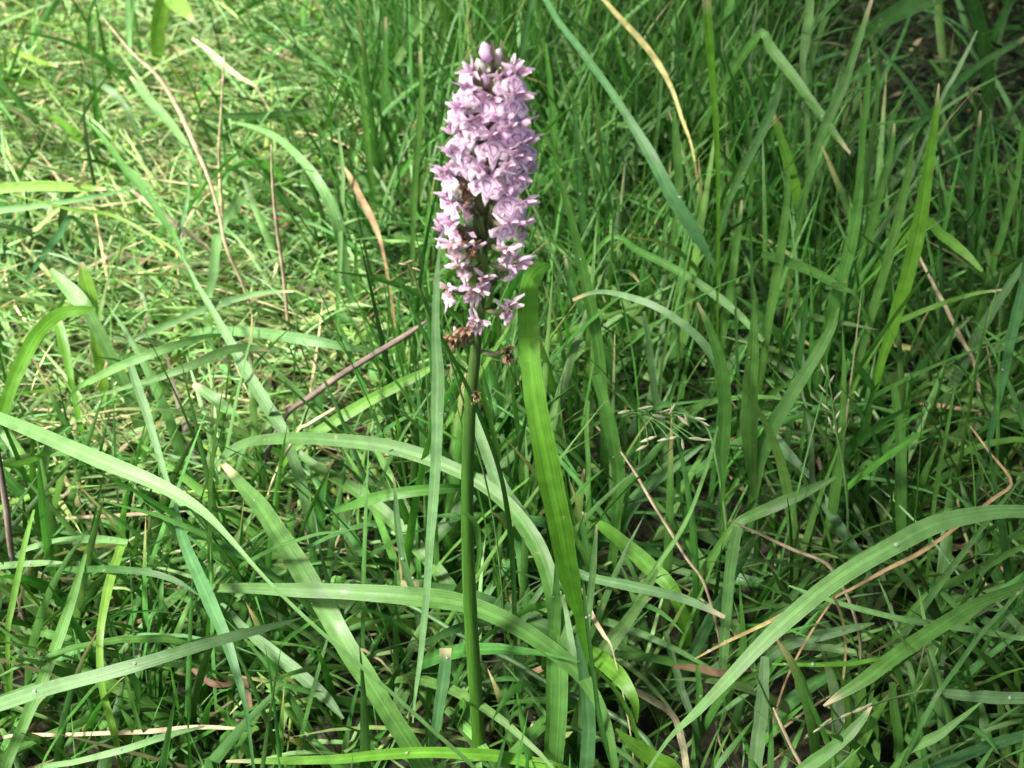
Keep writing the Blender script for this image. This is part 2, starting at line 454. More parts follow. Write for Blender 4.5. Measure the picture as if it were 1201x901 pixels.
# ------------------------------------------------------------------ unseen tree, added so that its edge of shade crosses the meadow
rt = np.random.default_rng(77)
tree = empty('added_shade_tree', (0.6, -3.6, 0))
tag(tree, 'unseen tree added behind the viewer to cast soft shade over the right side', 'tree')
TB = np.array([0.6, -3.6, 0])
C = catmull(np.array([TB, TB + [.05, .05, 1.2], TB + [.0, .2, 2.4], TB + [-.2, .9, 3.4]]), 20)
V, Q, uv = tube_mesh(C - TB, np.linspace(.16, .05, 20), 12)
mesh_obj('trunk', V, Q, M_THATCH, tree, uv, np.tile((.12, .10, .07), (len(V), 1)))
for k in range(12):
    a0 = C[rt.integers(9, 19)]
    e = np.array([rt.uniform(-1.1, 2.4), rt.uniform(-2.6, 1.4), rt.uniform(2.7, 3.5)])
    Cb = catmull(np.array([a0, (a0 + e) / 2 + [0, 0, .25], e]), 14)
    V, Q, uv = tube_mesh(Cb - TB, np.linspace(.04, .006, 14), 7)
    mesh_obj('branch', V, Q, M_THATCH, tree, uv, np.tile((.12, .10, .07), (len(V), 1)))
NL = 36000
lx = rt.uniform(-2.0, 2.8, NL); ly = rt.uniform(-3.2, 2.0, NL); lz = rt.uniform(2.65, 3.5, NL)
okk = rt.random(NL) < np.clip((lx + 1.62) / .45, .02, 1) * CANOPY
lx, ly, lz = lx[okk], ly[okk], lz[okk]; NL = len(lx)
a = rt.uniform(0, 2*np.pi, NL); t1 = rt.normal(0, .4, NL); t2 = rt.normal(0, .4, NL); ll = rt.uniform(.07, .13, NL); lw = ll * .6
D = np.stack([np.cos(a), np.sin(a), t1], -1); E = np.stack([-np.sin(a), np.cos(a), t2], -1); O = np.stack([lx, ly, lz], -1)
shape = np.array([(-.5, 0), (-.2, -.45), (.2, -.4), (.5, 0), (.2, .4), (-.2, .45)])
V = (O[:, None] + shape[None, :, :1] * D[:, None] * ll[:, None, None] + shape[None, :, 1:] * E[:, None] * lw[:, None, None])
V[:, [1, 2, 4, 5], 2] += .012
b = np.arange(NL)[:, None] * 6
Q = np.concatenate([b + np.array([[0, 1, 2, 3]]), b + np.array([[0, 3, 4, 5]])])
uvc = np.tile(shape + .5, (NL, 1))
cr = mesh_obj('crown', V.reshape(-1, 3) - TB, Q, M_BROAD, tree, uvc, np.repeat(np.array([.05, .12, .03])[None] * rt.uniform(.7, 1.4, (NL, 1)), 6, 0))
cr['kind'] = 'stuff'
# ------------------------------------------------------------------ leaves that can be told apart
B = blade
# by the orchid
B('broad glossy bright green blade standing just right of the orchid', '646,313,5 640,312,12 631,317,22 622,334,27 620,380,29 624,430,30 632,490,31 643,550,33 654,610,34 664,660,30 673,700,24 680,724,14', ('y', 0.03, 0.0, -0.025), 'glossy', fold=0.16, n=44, face=0.95)
B('slender pale upright blade just left of the orchid stem', '516,288,3 512,335,8 511,400,13 513,440,17 512,500,16 511,550,15 506,620,13 500,700,10 493,770,7 487,815,4 484,848,2', ('y', -0.03, -0.02), 'sheen_pale', root='end', fold=0.1, extend=False, n=40)  # its sheen is put into the pale leaf colour
B('long arching blade curving left behind the orchid stem and down to the bottom edge', '252,547,3 266,532,11 290,519,14 330,514,16 385,515,18 450,523,20 510,541,20 570,572,20 612,612,22 640,665,24 655,740,24 657,820,22 652,900,20', ('z', 0.10, 0.04, 0.14), 'green', n=44)
B('grey green blade running diagonally down right close behind the orchid stem', '548,430,3 553,470,10 568,520,18 590,575,22 615,615,24 640,665,22 662,730,16 676,790,12', ('z', 0.16, 0.05), 'grey')
B('thin dark blade hooked across the orchid stem below the flowers', '478,308,2 506,372,4 537,432,5 555,470,6 575,520,6 590,570,6 600,640,7 603,700,6', ('y', -0.035, 0.03), 'dark', n=36)
B('light blade arching flat across behind the orchid stem at mid height', '393,601,4 420,590,13 455,580,16 500,575,15 540,574,12 575,583,10 615,605,9', ('z', 0.09, 0.06, 0.12), 'green', face=.9)
B('broad horizontal blade bending down right behind the lower orchid stem', '248,690,12 300,690,16 360,692,20 420,694,23 480,700,26 540,708,26 600,733,25 650,765,23 688,800,20 712,846,12 722,900,8', ('z', 0.10, 0.06, 0.12), 'green', n=44, face=.85)
B('dull blade sliding under the broad horizontal one right of the orchid stem', '470,685,8 540,695,20 600,718,22 650,742,20 700,764,16', ('z', 0.07, 0.04), 'dark')
B('short dark blade meeting the lower orchid stem from the left', '493,759,2 512,748,10 540,736,14 575,728,13 600,731,9', ('z', 0.10, 0.08), 'dark')
B('dark upright blade rising from the bottom edge right of the orchid base', '652,660,3 652,700,12 650,760,18 648,830,20 645,900,20', ('y', 0.03, -0.01), 'green')
B('blue green blade leaning at the foot of the broad glossy blade', '676,745,3 682,775,12 688,815,18 690,860,20 688,905,20', ('y', 0.0, -0.02), 'blue')
B('bright curling blade drooping right of the glossy blade foot', '747,848,2 744,820,14 726,793,22 704,775,24 690,764,22 682,750,14', ('z', 0.08, 0.06, 0.10), 'bright', root='end', face=.9)
B('stiff thin dark stem rising beside the foot of the glossy blade', '684,680,3 688,730,5 696,790,6 705,850,7 720,903,7', ('y', -0.01, -0.03), 'dark')
B('slim blade standing close right of the glossy blade foot', '700,615,2 697,650,7 692,700,10 688,745,9', ('y', 0.02, 0.01), 'pale')
B('pale narrow blade seen between the stem and the slender upright blade, low down', '462,560,2 466,610,8 474,660,10 485,700,9', ('y', 0.09, 0.08), 'grey')
B('long flat blade along the bottom edge under the orchid base', '265,893,3 330,892,10 400,890,13 470,884,15 540,884,16 600,889,16 665,905,14', ('z', 0.07, 0.04, 0.06), 'bright', face=.9)
B('upright light blade behind the orchid stem, just right of it', '588,600,2 584,640,9 582,680,10 580,720,7', ('y', 0.12, 0.11), 'green')
B('short wide blade hanging down behind the slender upright blade', '522,760,16 520,800,17 512,850,14 505,880,10', ('z', 0.08, 0.03), 'blue')
# left foreground
B('pale sword shaped blade pointing right across the lower left foreground', '355,724,1 320,735,8 270,748,14 200,768,17 130,788,19 70,803,20 0,826,19 -70,850,16', ('z', 0.13, 0.09, 0.15), 'grey', face=.95, fold=.06, n=36)
B('long bright blade sweeping from the left edge down to the bottom under the orchid', '-40,475,14 0,491,17 60,516,20 130,545,21 190,570,19 235,597,13 270,632,7 310,677,5 355,722,5 400,762,5 450,805,5 500,850,5 560,905,5', ('z', 0.17, 0.06, 0.17), 'pale', n=50, face=.9)
B('long tapering blade falling almost straight down through the lower left', '206,590,4 213,625,13 228,665,18 248,712,19 265,752,16 280,798,9 290,840,5 298,905,4', ('z', 0.12, 0.08, 0.13), 'blue', n=36)
B('narrow pale blade dropping from the left middle onto the long bright one', '153,430,9 160,452,12 170,478,12 183,520,10 193,555,7 207,600,5', ('z', 0.14, 0.10), 'grey')
B('broadest blade of the left side, running diagonally to the bottom edge', '262,545,8 285,570,18 312,602,25 345,655,29 375,705,30 410,765,30 450,825,28 500,905,26', ('z', 0.11, 0.04, 0.10), 'green', n=40, face=.9)
B('broad blade slanting down right from under the arching blade to the stem', '350,530,8 375,550,14 410,570,18 450,602,20 490,642,20 530,690,17', ('z', 0.09, 0.05), 'green', root='end')
B('grey blade slanting down right below the tip of the sword shaped blade', '258,708,3 285,735,12 320,765,17 355,795,18 385,822,14 403,843,3', ('z', 0.08, 0.05), 'grey', root='start')
B('bright yellow green blade standing upright at the lower left', '142,640,11 132,670,13 122,715,12 117,760,10 120,810,9 128,840,9 136,870,8', ('z', 0.11, 0.05, 0.10), 'lime')
B('wide soft blade leaning from the lower left corner up to the right', '100,650,4 88,690,12 72,740,15 52,795,16 30,845,16 5,905,15', ('z', 0.11, 0.06), 'green')
B('dark upright narrow blade near the left edge beside the dull brown stem', '40,598,3 30,635,7 20,680,8 13,715,8 9,745,6', ('z', 0.13, 0.08), 'bright')
B('thin dark arch lying flat across the left at the lower third', '233,698,2 205,681,7 170,671,10 125,667,10 85,668,7 55,665,3', ('z', 0.12, 0.08, 0.12), 'dark', face=.95)
B('short pale blade lying flat above the dark thin arch at left', '150,636,7 120,632,10 80,634,10 45,640,8 20,652,6', ('z', 0.11, 0.08), 'pale', face=.95)
B('light flat blade lying at the left edge below the long bright one', '75,660,3 45,661,8 0,664,10 -40,668,10', ('z', 0.10, 0.08), 'pale')
B('slim blade tilting up from the left edge to the long bright blade', '-10,553,8 20,545,9 50,534,7 72,526,3', ('z', 0.13, 0.12), 'bright', root='start')
B('folded light blade bent like an elbow at the left edge', '112,362,5 92,364,14 70,369,18 48,388,20 28,420,20 12,455,18 0,492,16 -15,530,14', ('z', 0.14, 0.08, 0.13), 'bright', n=36, face=.9)
B('broad light green blade standing above the elbow shaped one at left', '60,315,4 72,330,16 88,348,22 104,366,18', ('z', 0.14, 0.12), 'pale', face=.95)
B('second broad light blade rising beside the elbow shaped one', '95,308,6 100,325,16 105,345,20 108,368,16', ('y', 0.32, 0.31), 'lime')
B('vertical mid green blade under the elbow shaped bend', '66,370,10 72,395,14 80,425,12 84,450,8', ('z', 0.11, 0.08), 'bright')
B('flat arching blade in the left middle ending in a fine point right', '262,392,2 235,396,8 205,405,12 165,420,13 120,440,9 85,462,4', ('z', 0.12, 0.09, 0.13), 'pale', root='end', face=.95)
B('curved narrow blade crossing above the flat arch in the left middle', '345,342,2 310,343,6 270,352,9 225,368,9 190,385,8 150,405,6', ('z', 0.13, 0.09), 'pale', face=.95)
B('light arch of a blade pointing right in the left middle', '318,412,2 290,408,9 262,412,13 225,428,12 185,443,8 130,460,4 90,475,2', ('z', 0.12, 0.08, 0.13), 'pale', face=.95)
B('soft blade lying flat beneath the grey brown dead stalk', '448,414,2 415,408,10 370,400,15 320,393,15 270,389,13 225,392,8', ('z', 0.11, 0.07, 0.12), 'pale', face=.95, n=32)
B('grey green blade slanting through the middle left onto the arching blade', '213,300,3 232,335,6 256,375,9 275,410,13 295,448,17 315,480,18 335,512,16', ('z', 0.15, 0.10), 'grey', root='end')
B('stubby blade lying between the grey slanting blade and the flat arch', '227,450,8 245,463,15 262,478,15 281,492,3', ('z', 0.10, 0.09), 'green', face=.95)
B('broad dark blade rising right behind the slender upright blade', '518,424,3 490,440,12 460,456,15 420,478,17 380,502,16 340,530,12', ('z', 0.13, 0.07), 'bright')
B('upright thin blade left of the slender upright blade in the upper middle', '396,150,3 402,200,5 400,260,6 398,320,6 396,360,5', ('z', 0.16, 0.06), 'green')
# upper left
B('wide light blade bending down like a hook at the upper left', '268,143,3 300,150,6 330,165,9 358,192,12 378,222,15 395,262,17 403,300,12', ('z', 0.13, 0.08, 0.14), 'pale', face=.95, n=36)
B('flat narrow blade lying level below the top left, pointing left', '224,134,1 255,136,6 300,136,9 350,132,7 398,126,4', ('z', 0.14, 0.10), 'pale', face=.95)
B('light blade leaning right under the bent dead straw', '153,90,3 165,105,10 182,125,13 203,150,12 222,177,5', ('z', 0.10, 0.07), 'pale', face=.9, root='end')
B('tiny silvery curved blade at the upper left, left of the dead straw', '98,94,2 118,100,7 135,111,9 150,130,5', ('z', 0.10, 0.08), 'grey', face=.9)
B('wide pale blade lying level at the left edge of the upper third', '125,222,3 95,220,11 50,218,15 0,222,14 -50,228,12', ('z', 0.13, 0.10), 'lime', face=.95)
B('narrow pale blade crossing just below the level one at the left edge', '160,220,2 115,230,5 70,238,7 0,247,8 -40,252,8', ('z', 0.14, 0.11), 'pale', face=.95)
B('bright lime stalk running down right through the upper left', '15,228,2 80,245,4 130,252,5 175,275,4 215,305,3', ('z', 0.14, 0.10), 'lime')
B('long slanting blade in the upper left, above the grey slanting one', '100,140,2 120,160,6 145,195,9 170,225,12 192,258,10 215,298,4', ('z', 0.13, 0.09), 'green', face=.9)
B('small level blade near the top left corner, pointing right', '68,78,2 50,73,6 30,66,7 8,60,4', ('z', 0.10, 0.08), 'lime', face=.95)
B('tall light blade leaning right at the top, left of the flower', '512,0,10 500,20,11 482,45,12 465,72,9 458,82,3', ('z', 0.16, 0.12), 'pale', root='start', face=.95)
B('upright pale blade at the top left beside the bent straw', '150,-10,6 150,20,7 152,50,6 153,70,4', ('z', 0.12, 0.10), 'pale', root='start')
B('curved pale blade at the left of the hooked light one', '210,285,4 213,265,5 219,240,5 222,210,3', ('z', 0.08, 0.1), 'grey', root='start')
B('drooping pale leaf behind the pale dead stem, water on it', '282,230,18 272,250,16 262,262,9', ('z', 0.10, 0.09), 'pale', face=.95)
B('wide leaf segment lower behind the pale dead stem', '256,275,10 252,300,14 248,330,12 244,355,8', ('z', 0.09, 0.06), 'pale', face=.95)
B('blue tinged blade lying flat beyond the wide pale blade at left', '30,330,2 50,300,8 70,275,11 85,255,6', ('z', 0.07, 0.08), 'blue')
# upper middle and right background
B('long dark blue green blade slanting down right from the top middle', '628,-6,7 658,30,8 695,78,9 730,128,11 762,180,16 790,232,20 815,272,18 838,312,3', ('z', 0.24, 0.14, 0.22), 'blue', n=40, face=.8, root='start')
B('yellowing dead blade curving down right near the top middle', '705,-4,5 728,22,7 752,48,8 775,80,7 790,110,5 800,140,4 812,175,3', ('z', 0.22, 0.12), 'gold', root='end')
B('tall bright upright blade at the top right of centre', '828,-20,13 832,40,12 836,100,9 840,160,7 842,230,5 842,310,4 841,400,3', ('y', 0.28, 0.30), 'bright', n=36)
B('dark blade leaning right, tip near the top right of centre', '918,84,2 912,110,9 900,142,12 884,175,12 868,208,10 852,245,8', ('y', 0.38, 0.36), 'dark')
B('tall broad upright blade in the right background, tip by the dark hollow', '1101,98,2 1097,140,9 1090,190,15 1082,245,19 1070,300,20 1056,350,19 1043,395,16 1034,425,12', ('y', 0.30, 0.28), 'bright', n=36)
B('companion blade standing just left of the tall broad one at right', '1072,165,3 1062,220,11 1045,290,13 1028,350,12 1012,410,10 1000,460,8', ('y', 0.33, 0.31), 'green')
B('blade leaning left with its tip down at the top right', '890,40,12 905,58,14 928,88,15 955,125,13 978,155,9 997,180,3', ('z', 0.22, 0.16), 'green', root='start')
B('narrow curving blade from the top edge right of the dark leaning one', '1024,-5,4 1010,40,8 997,80,11 985,110,13 970,140,13 958,175,11 948,215,8', ('y', 0.44, 0.40), 'green')
B('fine pointed upright blade, first of the pair before the dark hollow', '1018,55,2 1019,85,5 1016,120,8 1012,160,9 1008,205,8 1000,260,7', ('y', 0.42, 0.40), 'green')
B('fine pointed upright blade, second of the pair before the dark hollow', '1029,76,2 1030,105,5 1026,140,7 1020,180,8 1014,225,8', ('y', 0.43, 0.41), 'green')
B('short pointed blade standing below the pair at the dark hollow', '1049,145,2 1046,170,7 1038,205,12 1028,240,12', ('y', 0.40, 0.39), 'green')
B('thin blade crossing the dark hollow upward to the right', '1146,36,2 1132,65,5 1118,92,6 1104,118,5', ('y', 0.46, 0.44), 'grey')
B('long dim blade slanting up to the right edge across the dark hollow', '1215,38,5 1180,58,8 1150,75,9 1120,100,11 1095,130,10 1060,165,8', ('z', 0.18, 0.12), 'dark', root='end')
B('curved blade lying right of the tall broad upright one', '1080,262,14 1105,276,14 1130,295,13 1152,318,4', ('z', 0.14, 0.12), 'bright', root='start')
B('blade slanting left across the background right of centre', '893,298,10 920,306,13 955,320,14 985,338,10 1004,348,4', ('z', 0.15, 0.12), 'green')
B('pointed blade standing lower right, tip beside the brown stem', '984,360,2 975,385,12 955,420,16 930,460,19 905,505,21 890,545,18 882,590,12', ('y', 0.18, 0.15), 'green', n=34)
B('upright broad blade with a narrow foot, second right of the seed head', '884,352,3 884,400,15 881,450,21 878,500,23 880,545,16 886,592,5', ('y', 0.17, 0.15), 'green')
B('upright broad blade just right of the grass seed head', '818,355,3 832,385,10 845,430,17 850,480,20 848,530,18 848,565,6', ('y', 0.15, 0.14), 'green')
B('blade by the right edge standing upright with a pale face', '1205,300,12 1198,345,14 1188,390,14 1180,430,12 1172,465,8', ('y', 0.22, 0.20), 'blue', root='end')
B('thin brown stem slanting left behind the right hand grass', '1074,293,3 1090,325,4 1110,362,5 1128,398,5 1142,425,4', ('z', 0.12, 0.07), 'tan')
B('narrow blade crossing the right hand brown stem', '1175,340,2 1140,345,5 1100,358,7 1060,375,7 1040,388,5', ('z', 0.13, 0.10), 'bright')
B('light blade with drops arching right of the glossy blade', '672,352,4 692,344,5 712,343,6 740,349,8 770,360,10 800,379,11 826,404,12 842,432,11 850,470,9 850,520,8', ('z', 0.19, 0.10, 0.20), 'grey', n=40, face=.9)
B('mid green blade slanting down right behind the arching drops', '715,278,6 750,295,9 790,315,11 830,340,12 868,370,9 895,400,5', ('z', 0.14, 0.10), 'green', face=.9, root='start')
B('upright broad blade behind the arching drops', '650,190,4 668,250,10 682,310,14 696,370,16 703,420,15', ('y', 0.24, 0.22), 'green')
B('upright blade right of the glossy blade at mid height', '698,440,12 710,480,16 720,520,18 726,560,18 722,610,14', ('y', 0.16, 0.14), 'green')
B('blade lying diagonally in the dark gap right of the glossy blade', '680,600,2 700,613,12 730,635,20 765,668,23 790,695,18', ('z', 0.08, 0.05), 'bright', root='end', face=.9)
B('slim dark blade pointing up right in the dark gap', '825,522,3 795,545,10 765,568,13 740,600,12', ('z', 0.10, 0.06), 'dark')
B('thin straight blade crossing the tan straw in the dark gap', '842,500,2 830,545,5 812,595,5 795,628,6 772,662,6 755,690,6', ('y', 0.10, 0.08), 'pale')
B('blade slanting up right below the dark gap, right of the glossy blade', '772,668,3 757,697,11 735,730,17 712,762,22 700,780,20', ('z', 0.10, 0.07), 'green', face=.9)
B('grey level blade crossing the dark gap to the right', '660,668,8 690,677,12 740,687,14 800,702,13 850,724,5', ('z', 0.10, 0.09), 'grey', root='start', face=.9)
B('upright blade below the broad ones, right of the dark gap', '866,618,14 858,660,16 852,710,15 849,760,13 848,800,10', ('y', 0.07, 0.05), 'pale')
B('leaning blade in front of the right hand meadow, pointing right', '980,560,3 955,572,12 920,588,17 890,602,17 862,618,12', ('z', 0.12, 0.09), 'green', face=.9)
B('dark band of a blade slanting down right behind the leaning one', '900,500,12 930,540,16 960,580,15 990,625,14 1015,660,8', ('z', 0.07, 0.04), 'blue')
B('tall upright blade in the right middle, behind the long sweeping blade', '1048,450,8 1054,500,13 1057,550,16 1057,600,15 1056,650,12', ('y', 0.18, 0.15), 'green')
B('narrow stem like blade in the right middle, leaning left', '1120,450,3 1110,510,5 1100,560,6 1092,620,5 1088,670,5', ('y', 0.14, 0.12), 'green')
B('pale blade at the right edge lying level, high in the right middle', '1215,500,8 1160,478,10 1120,462,9 1090,450,5', ('z', 0.09, 0.07), 'green', face=.9)
# right foreground
B('long sweeping blade arching from the right edge down to the lower middle', '1260,606,12 1201,600,17 1150,602,22 1100,613,26 1050,638,27 1000,668,26 950,705,24 900,750,21 860,790,17 820,832,12 780,872,5', ('z', 0.17, 0.10, 0.17), 'pale', n=50, face=.95, fold=.08)
B('dead dull brown strip lying just under the long sweeping blade', '1138,500,2 1160,530,3 1186,566,4 1165,585,5 1120,620,4 1080,648,5 1040,668,5 1000,690,4 975,706,3', ('z', 0.14, 0.10), 'orange', n=36)
B('straight yellow straw lying beneath the long sweeping blade', '815,773,2 850,754,4 890,735,5 935,712,5 970,692,4', ('z', 0.15, 0.13), 'gold', root='end')
B('narrow level blade crossing the lower right with a fine left tip', '925,687,2 955,698,5 1000,712,7 1060,726,8 1120,735,9 1190,748,7 1230,755,6', ('z', 0.11, 0.09), 'pale', face=.95)
B('broad blade curving up to the right edge below the narrow level one', '966,828,3 990,812,14 1020,792,19 1055,765,21 1095,740,20 1140,712,17 1201,688,14 1240,678,12', ('z', 0.10, 0.11, 0.12), 'green', n=34, face=.9, root='end')
B('dark thin stem leaning across the lower right corner', '1215,672,3 1180,712,5 1150,745,6 1122,783,6 1095,822,6', ('z', 0.13, 0.09), 'dark')
B('grey blade lying level at the right edge near the bottom', '1102,812,10 1130,816,15 1170,819,17 1230,822,16', ('z', 0.07, 0.06), 'grey', face=.95)
B('short blade pointing right under the long sweeping one', '1026,731,2 1005,736,10 975,742,14 935,752,16 905,770,14', ('z', 0.09, 0.06), 'dark', face=.9)
B('thin level blade ending left in the lower right quarter', '905,779,3 950,780,5 1000,778,6 1040,775,5', ('z', 0.08, 0.07), 'bright')
B('upright wide blade rising from the bottom edge in the lower right', '898,770,12 894,815,17 890,860,20 886,905,20', ('y', 0.02, -0.01), 'grey')
B('slim upright blade from the bottom edge below the yellow straw', '818,780,5 820,820,10 817,860,11 813,905,11', ('y', 0.03, 0.01), 'green')
B('broad blade tip rising at the bottom edge right of the orchid', '722,855,3 740,872,16 765,888,24 790,905,26', ('z', 0.09, 0.06), 'bright', face=.9)
B('blade leaning right at the bottom edge below the small seed head', '1022,828,3 1008,848,13 985,872,17 955,893,18 935,908,16', ('z', 0.10, 0.07), 'green', face=.9)
B('upright blade from the bottom edge left of the lower right corner', '1046,800,9 1050,840,13 1054,875,14 1056,905,13', ('y', 0.02, 0.0), 'green')
B('drop covered blade pointing up right near the lower right corner', '1152,823,2 1128,842,7 1100,862,13 1080,872,14 1062,885,8', ('z', 0.09, 0.06), 'green')
B('level blade along the bottom right corner', '1090,905,14 1125,888,16 1165,873,15 1230,860,14', ('z', 0.06, 0.05), 'blue', face=.9)
B('dark blade slanting behind the slim upright one at the bottom', '780,740,6 790,775,9 800,812,11 815,850,8', ('z', 0.05, 0.03), 'dark')
B('bright blade leaning right close under the right end of the sweeping blade', '1201,640,6 1160,662,11 1120,682,12 1085,700,8', ('z', 0.09, 0.07), 'green', face=.9, root='end')
B('blade pointing at the right edge below the level narrow one', '1168,705,3 1185,725,9 1201,745,12 1225,775,12', ('z', 0.09, 0.07), 'pale')
# dead stalks and straws
stalk('bent pale straw curving down through the upper left', '120,20,2 155,62,4 185,90,6 210,130,7 228,170,7 245,210,5 258,255,5 265,290,5 285,335,4', ('z', 0.16, 0.06, 0.14), 'tan', name='dead_stalk', cat='dead stalk')
stalk('thin upright straw beside the bent one in the upper left', '263,65,2 260,120,3 257,180,4 260,240,5 265,290,5 280,335,4', ('y', 0.55, 0.52), 'straw', name='dead_stalk', cat='dead stalk')
stalk('slim tan straw standing left of the hooked light blade', '318,170,2 320,220,4 325,270,5 332,320,5 337,370,5', ('y', 0.42, 0.40), 'tan', name='dead_stalk', cat='dead stalk')
stalk('grey brown dead stalk leaning up right to the slender upright blade', '500,377,4 475,394,8 440,415,8 400,440,9 365,465,9 335,488,7', ('z', 0.15, 0.09), 'mauve', name='dead_stalk', cat='dead stalk', seg=8)
stalk('short broken pale straw lying below the grey brown stalk', '393,479,4 378,488,5 362,498,5 350,506,4', ('z', 0.14, 0.12), 'straw', name='dead_stalk', cat='dead stalk')
stalk('tan straw slanting through the dark gap right of the glossy blade', '728,530,2 745,555,4 765,590,4 785,622,4 805,655,4 826,685,4', ('z', 0.12, 0.08), 'tan', name='dead_stalk', cat='dead stalk')
stalk('tan stem sloping right across the middle right', '855,610,2 890,626,4 930,645,5 975,667,5', ('z', 0.12, 0.10), 'tan', name='dead_stalk', cat='dead stalk')
stalk('dull brown dead stem at the left edge of the lower half', '-4,520,5 2,560,8 8,600,9 12,640,8', ('y', 0.10, 0.09), 'mauve', name='dead_stalk', cat='dead stalk')
stalk('green grey stem lying behind the orchid foot, sloping down right', '420,690,3 480,710,5 540,745,6 600,775,7 650,805,7 720,840,8 760,870,8', ('z', 0.07, 0.05), 'grey')
stalk('tan stem at the bottom edge of the lower right', '907,830,3 918,855,5 930,880,5 942,905,5', ('z', 0.07, 0.05), 'tan', name='dead_stalk', cat='dead stalk')
B('dull orange dead blade tip left of the flower spike', '404,196,2 412,210,7 426,238,9 438,262,8 448,290,4', ('z', 0.13, 0.10), 'orange', name='dry_grass_shoot', cat='dead grass blade')
B('curled tan dead blade right of the orchid foot', '722,794,3 740,808,8 765,822,9 790,840,8 800,870,9 805,905,8', ('z', 0.06, 0.03), 'tan', ripple=.3, name='dry_grass_shoot', cat='dead grass blade')
B('pale dead blade lying across the top left above the hooked one', '225,45,3 245,60,7 262,75,7 280,90,6 300,103,3', ('z', 0.12, 0.09), 'straw', name='dry_grass_shoot', cat='dead grass blade')
B('pink tan dead blade in the upper left below the wide pale blade', '150,220,3 175,240,7 205,262,8 230,280,6 245,292,3', ('z', 0.10, 0.06), 'tan', name='dry_grass_shoot', cat='dead grass blade')
B('brown dead blade curled low in the lower left', '225,785,5 245,800,8 265,803,7 285,795,6 295,840,6', ('z', 0.05, 0.03), 'brown', ripple=.3, name='dry_grass_shoot', cat='dead grass blade')
B('rusty dead blade lying level in the right foreground gap', '790,782,5 820,784,9 850,790,9 880,786,5', ('z', 0.05, 0.04), 'brown', name='dry_grass_shoot', cat='dead grass blade')
B('golden dead blade piece in the far right middle', '1048,404,6 1065,408,7 1082,411,5', ('z', 0.07, 0.06), 'gold', name='dry_grass_shoot', cat='dead grass blade')
B('pale tan dead blade lying along the bottom left', '285,855,3 230,853,6 170,858,6 80,862,5 0,866,4', ('z', 0.06, 0.05), 'straw', name='dry_grass_shoot', cat='dead grass blade')
B('light dry blade rising right along the bottom left', '240,852,2 200,862,8 150,878,9 90,893,8 40,905,7', ('z', 0.08, 0.06), 'pale')
B('whitish dry sliver below the tip of the glossy blade', '682,690,2 688,705,5 695,722,6 708,745,5 718,762,2', ('z', 0.12, 0.11), 'straw', name='dry_grass_shoot', cat='dead grass blade')
B('rust coloured dead scrap beside the upright dark blade by the orchid foot', '617,791,6 630,787,8 645,783,6', ('z', 0.05, 0.05), 'orange', name='dry_grass_shoot', cat='dead grass blade')
# more background shafts of grass, upper middle and upper right
for lab, p, y0, c in [
    ('tall thin blade rising past the top left of the flower spike', '420,60,3 425,110,7 430,160,8 436,220,8 440,280,6', .60, 'green'),
    ('upright blade left of the flower tip', '452,20,4 452,80,8 450,140,9 446,200,8', .66, 'green'),
    ('slim blade standing close left of the flower spike top', '492,60,3 494,110,6 490,170,8 486,230,8 484,290,6', .45, 'green'),
    ('tall blade behind the right side of the flower spike top', '640,50,3 646,110,8 650,170,9 654,230,9', .55, 'green'),
    ('dark upright blade right of the flower spike', '672,110,3 676,160,7 680,215,9 684,270,9', .50, 'dark'),
    ('slim shaded blade right of the long blue green one', '748,20,3 747,70,4 746,130,4 746,210,4', .62, 'dark'),
    ('short dark blade between the yellow one and the bright upright', '776,90,3 773,130,5 769,170,4', .60, 'dark'),
    ('wide upright blade under the yellowing one', '790,130,5 794,170,11 796,220,12 792,260,9', .48, 'green'),
    ('pale upright shoot at the top right, left edge of the dark hollow', '950,-8,12 948,20,13 944,45,11 942,80,8 946,120,7', .55, 'pale'),
    ('broad blade below the pale shoot at the top right', '905,130,6 915,160,12 925,195,15 935,230,14', .50, 'bright'),
    ('blade tip rising right of the long blue green blade', '870,235,3 865,280,9 858,330,11 850,380,9', .36, 'green'),
    ('tall blade standing in the middle right background', '925,190,3 922,240,10 915,300,13 905,360,12 895,420,9', .33, 'green'),
    ('broad soft blade in front of the right background', '1012,200,3 1005,250,13 992,310,17 975,370,16', .34, 'green'),
    ('faint upright blade right of the tall broad one', '1150,130,3 1143,190,7 1138,250,8 1140,300,7', .45, 'dark'),
    ('upright blade near the right edge in the upper half', '1200,150,5 1192,210,9 1180,260,10 1165,310,8', .40, 'green'),
    ('dark stem standing right of the tall bright upright blade', '880,270,3 882,330,4 884,400,4', .36, 'dark'),
    ('dark thin stem in the middle right', '862,340,3 864,400,4 866,470,4', .28, 'dark'),
    ('upright blade immediately below the right of the arching drops', '755,365,4 762,410,9 768,460,10 778,510,8', .26, 'grey'),
    ('leaning blade under the arching drops', '662,300,3 672,340,8 690,380,10 712,420,9', .30, 'dark'),
    ('slim blade at mid height right of the orchid stem', '690,470,3 688,510,6 690,550,6', .18, 'green'),
]:
    B(lab, p, ('y', y0, y0 - 0.02), c, n=24)
B('large shaded leaf blade crossing the top right corner', '1130,-20,20 1100,-5,24 1060,10,26 1030,28,18 1005,50,5', ('z', 0.20, 0.16), 'dark', face=.9, root='start', mat=M_BROAD)
B('light oval leaf tip hanging at the top left', '196,-8,22 205,2,24 215,12,20 226,24,4', ('z', 0.12, 0.10), 'lime', face=.95, root='start', mat=M_BROAD)

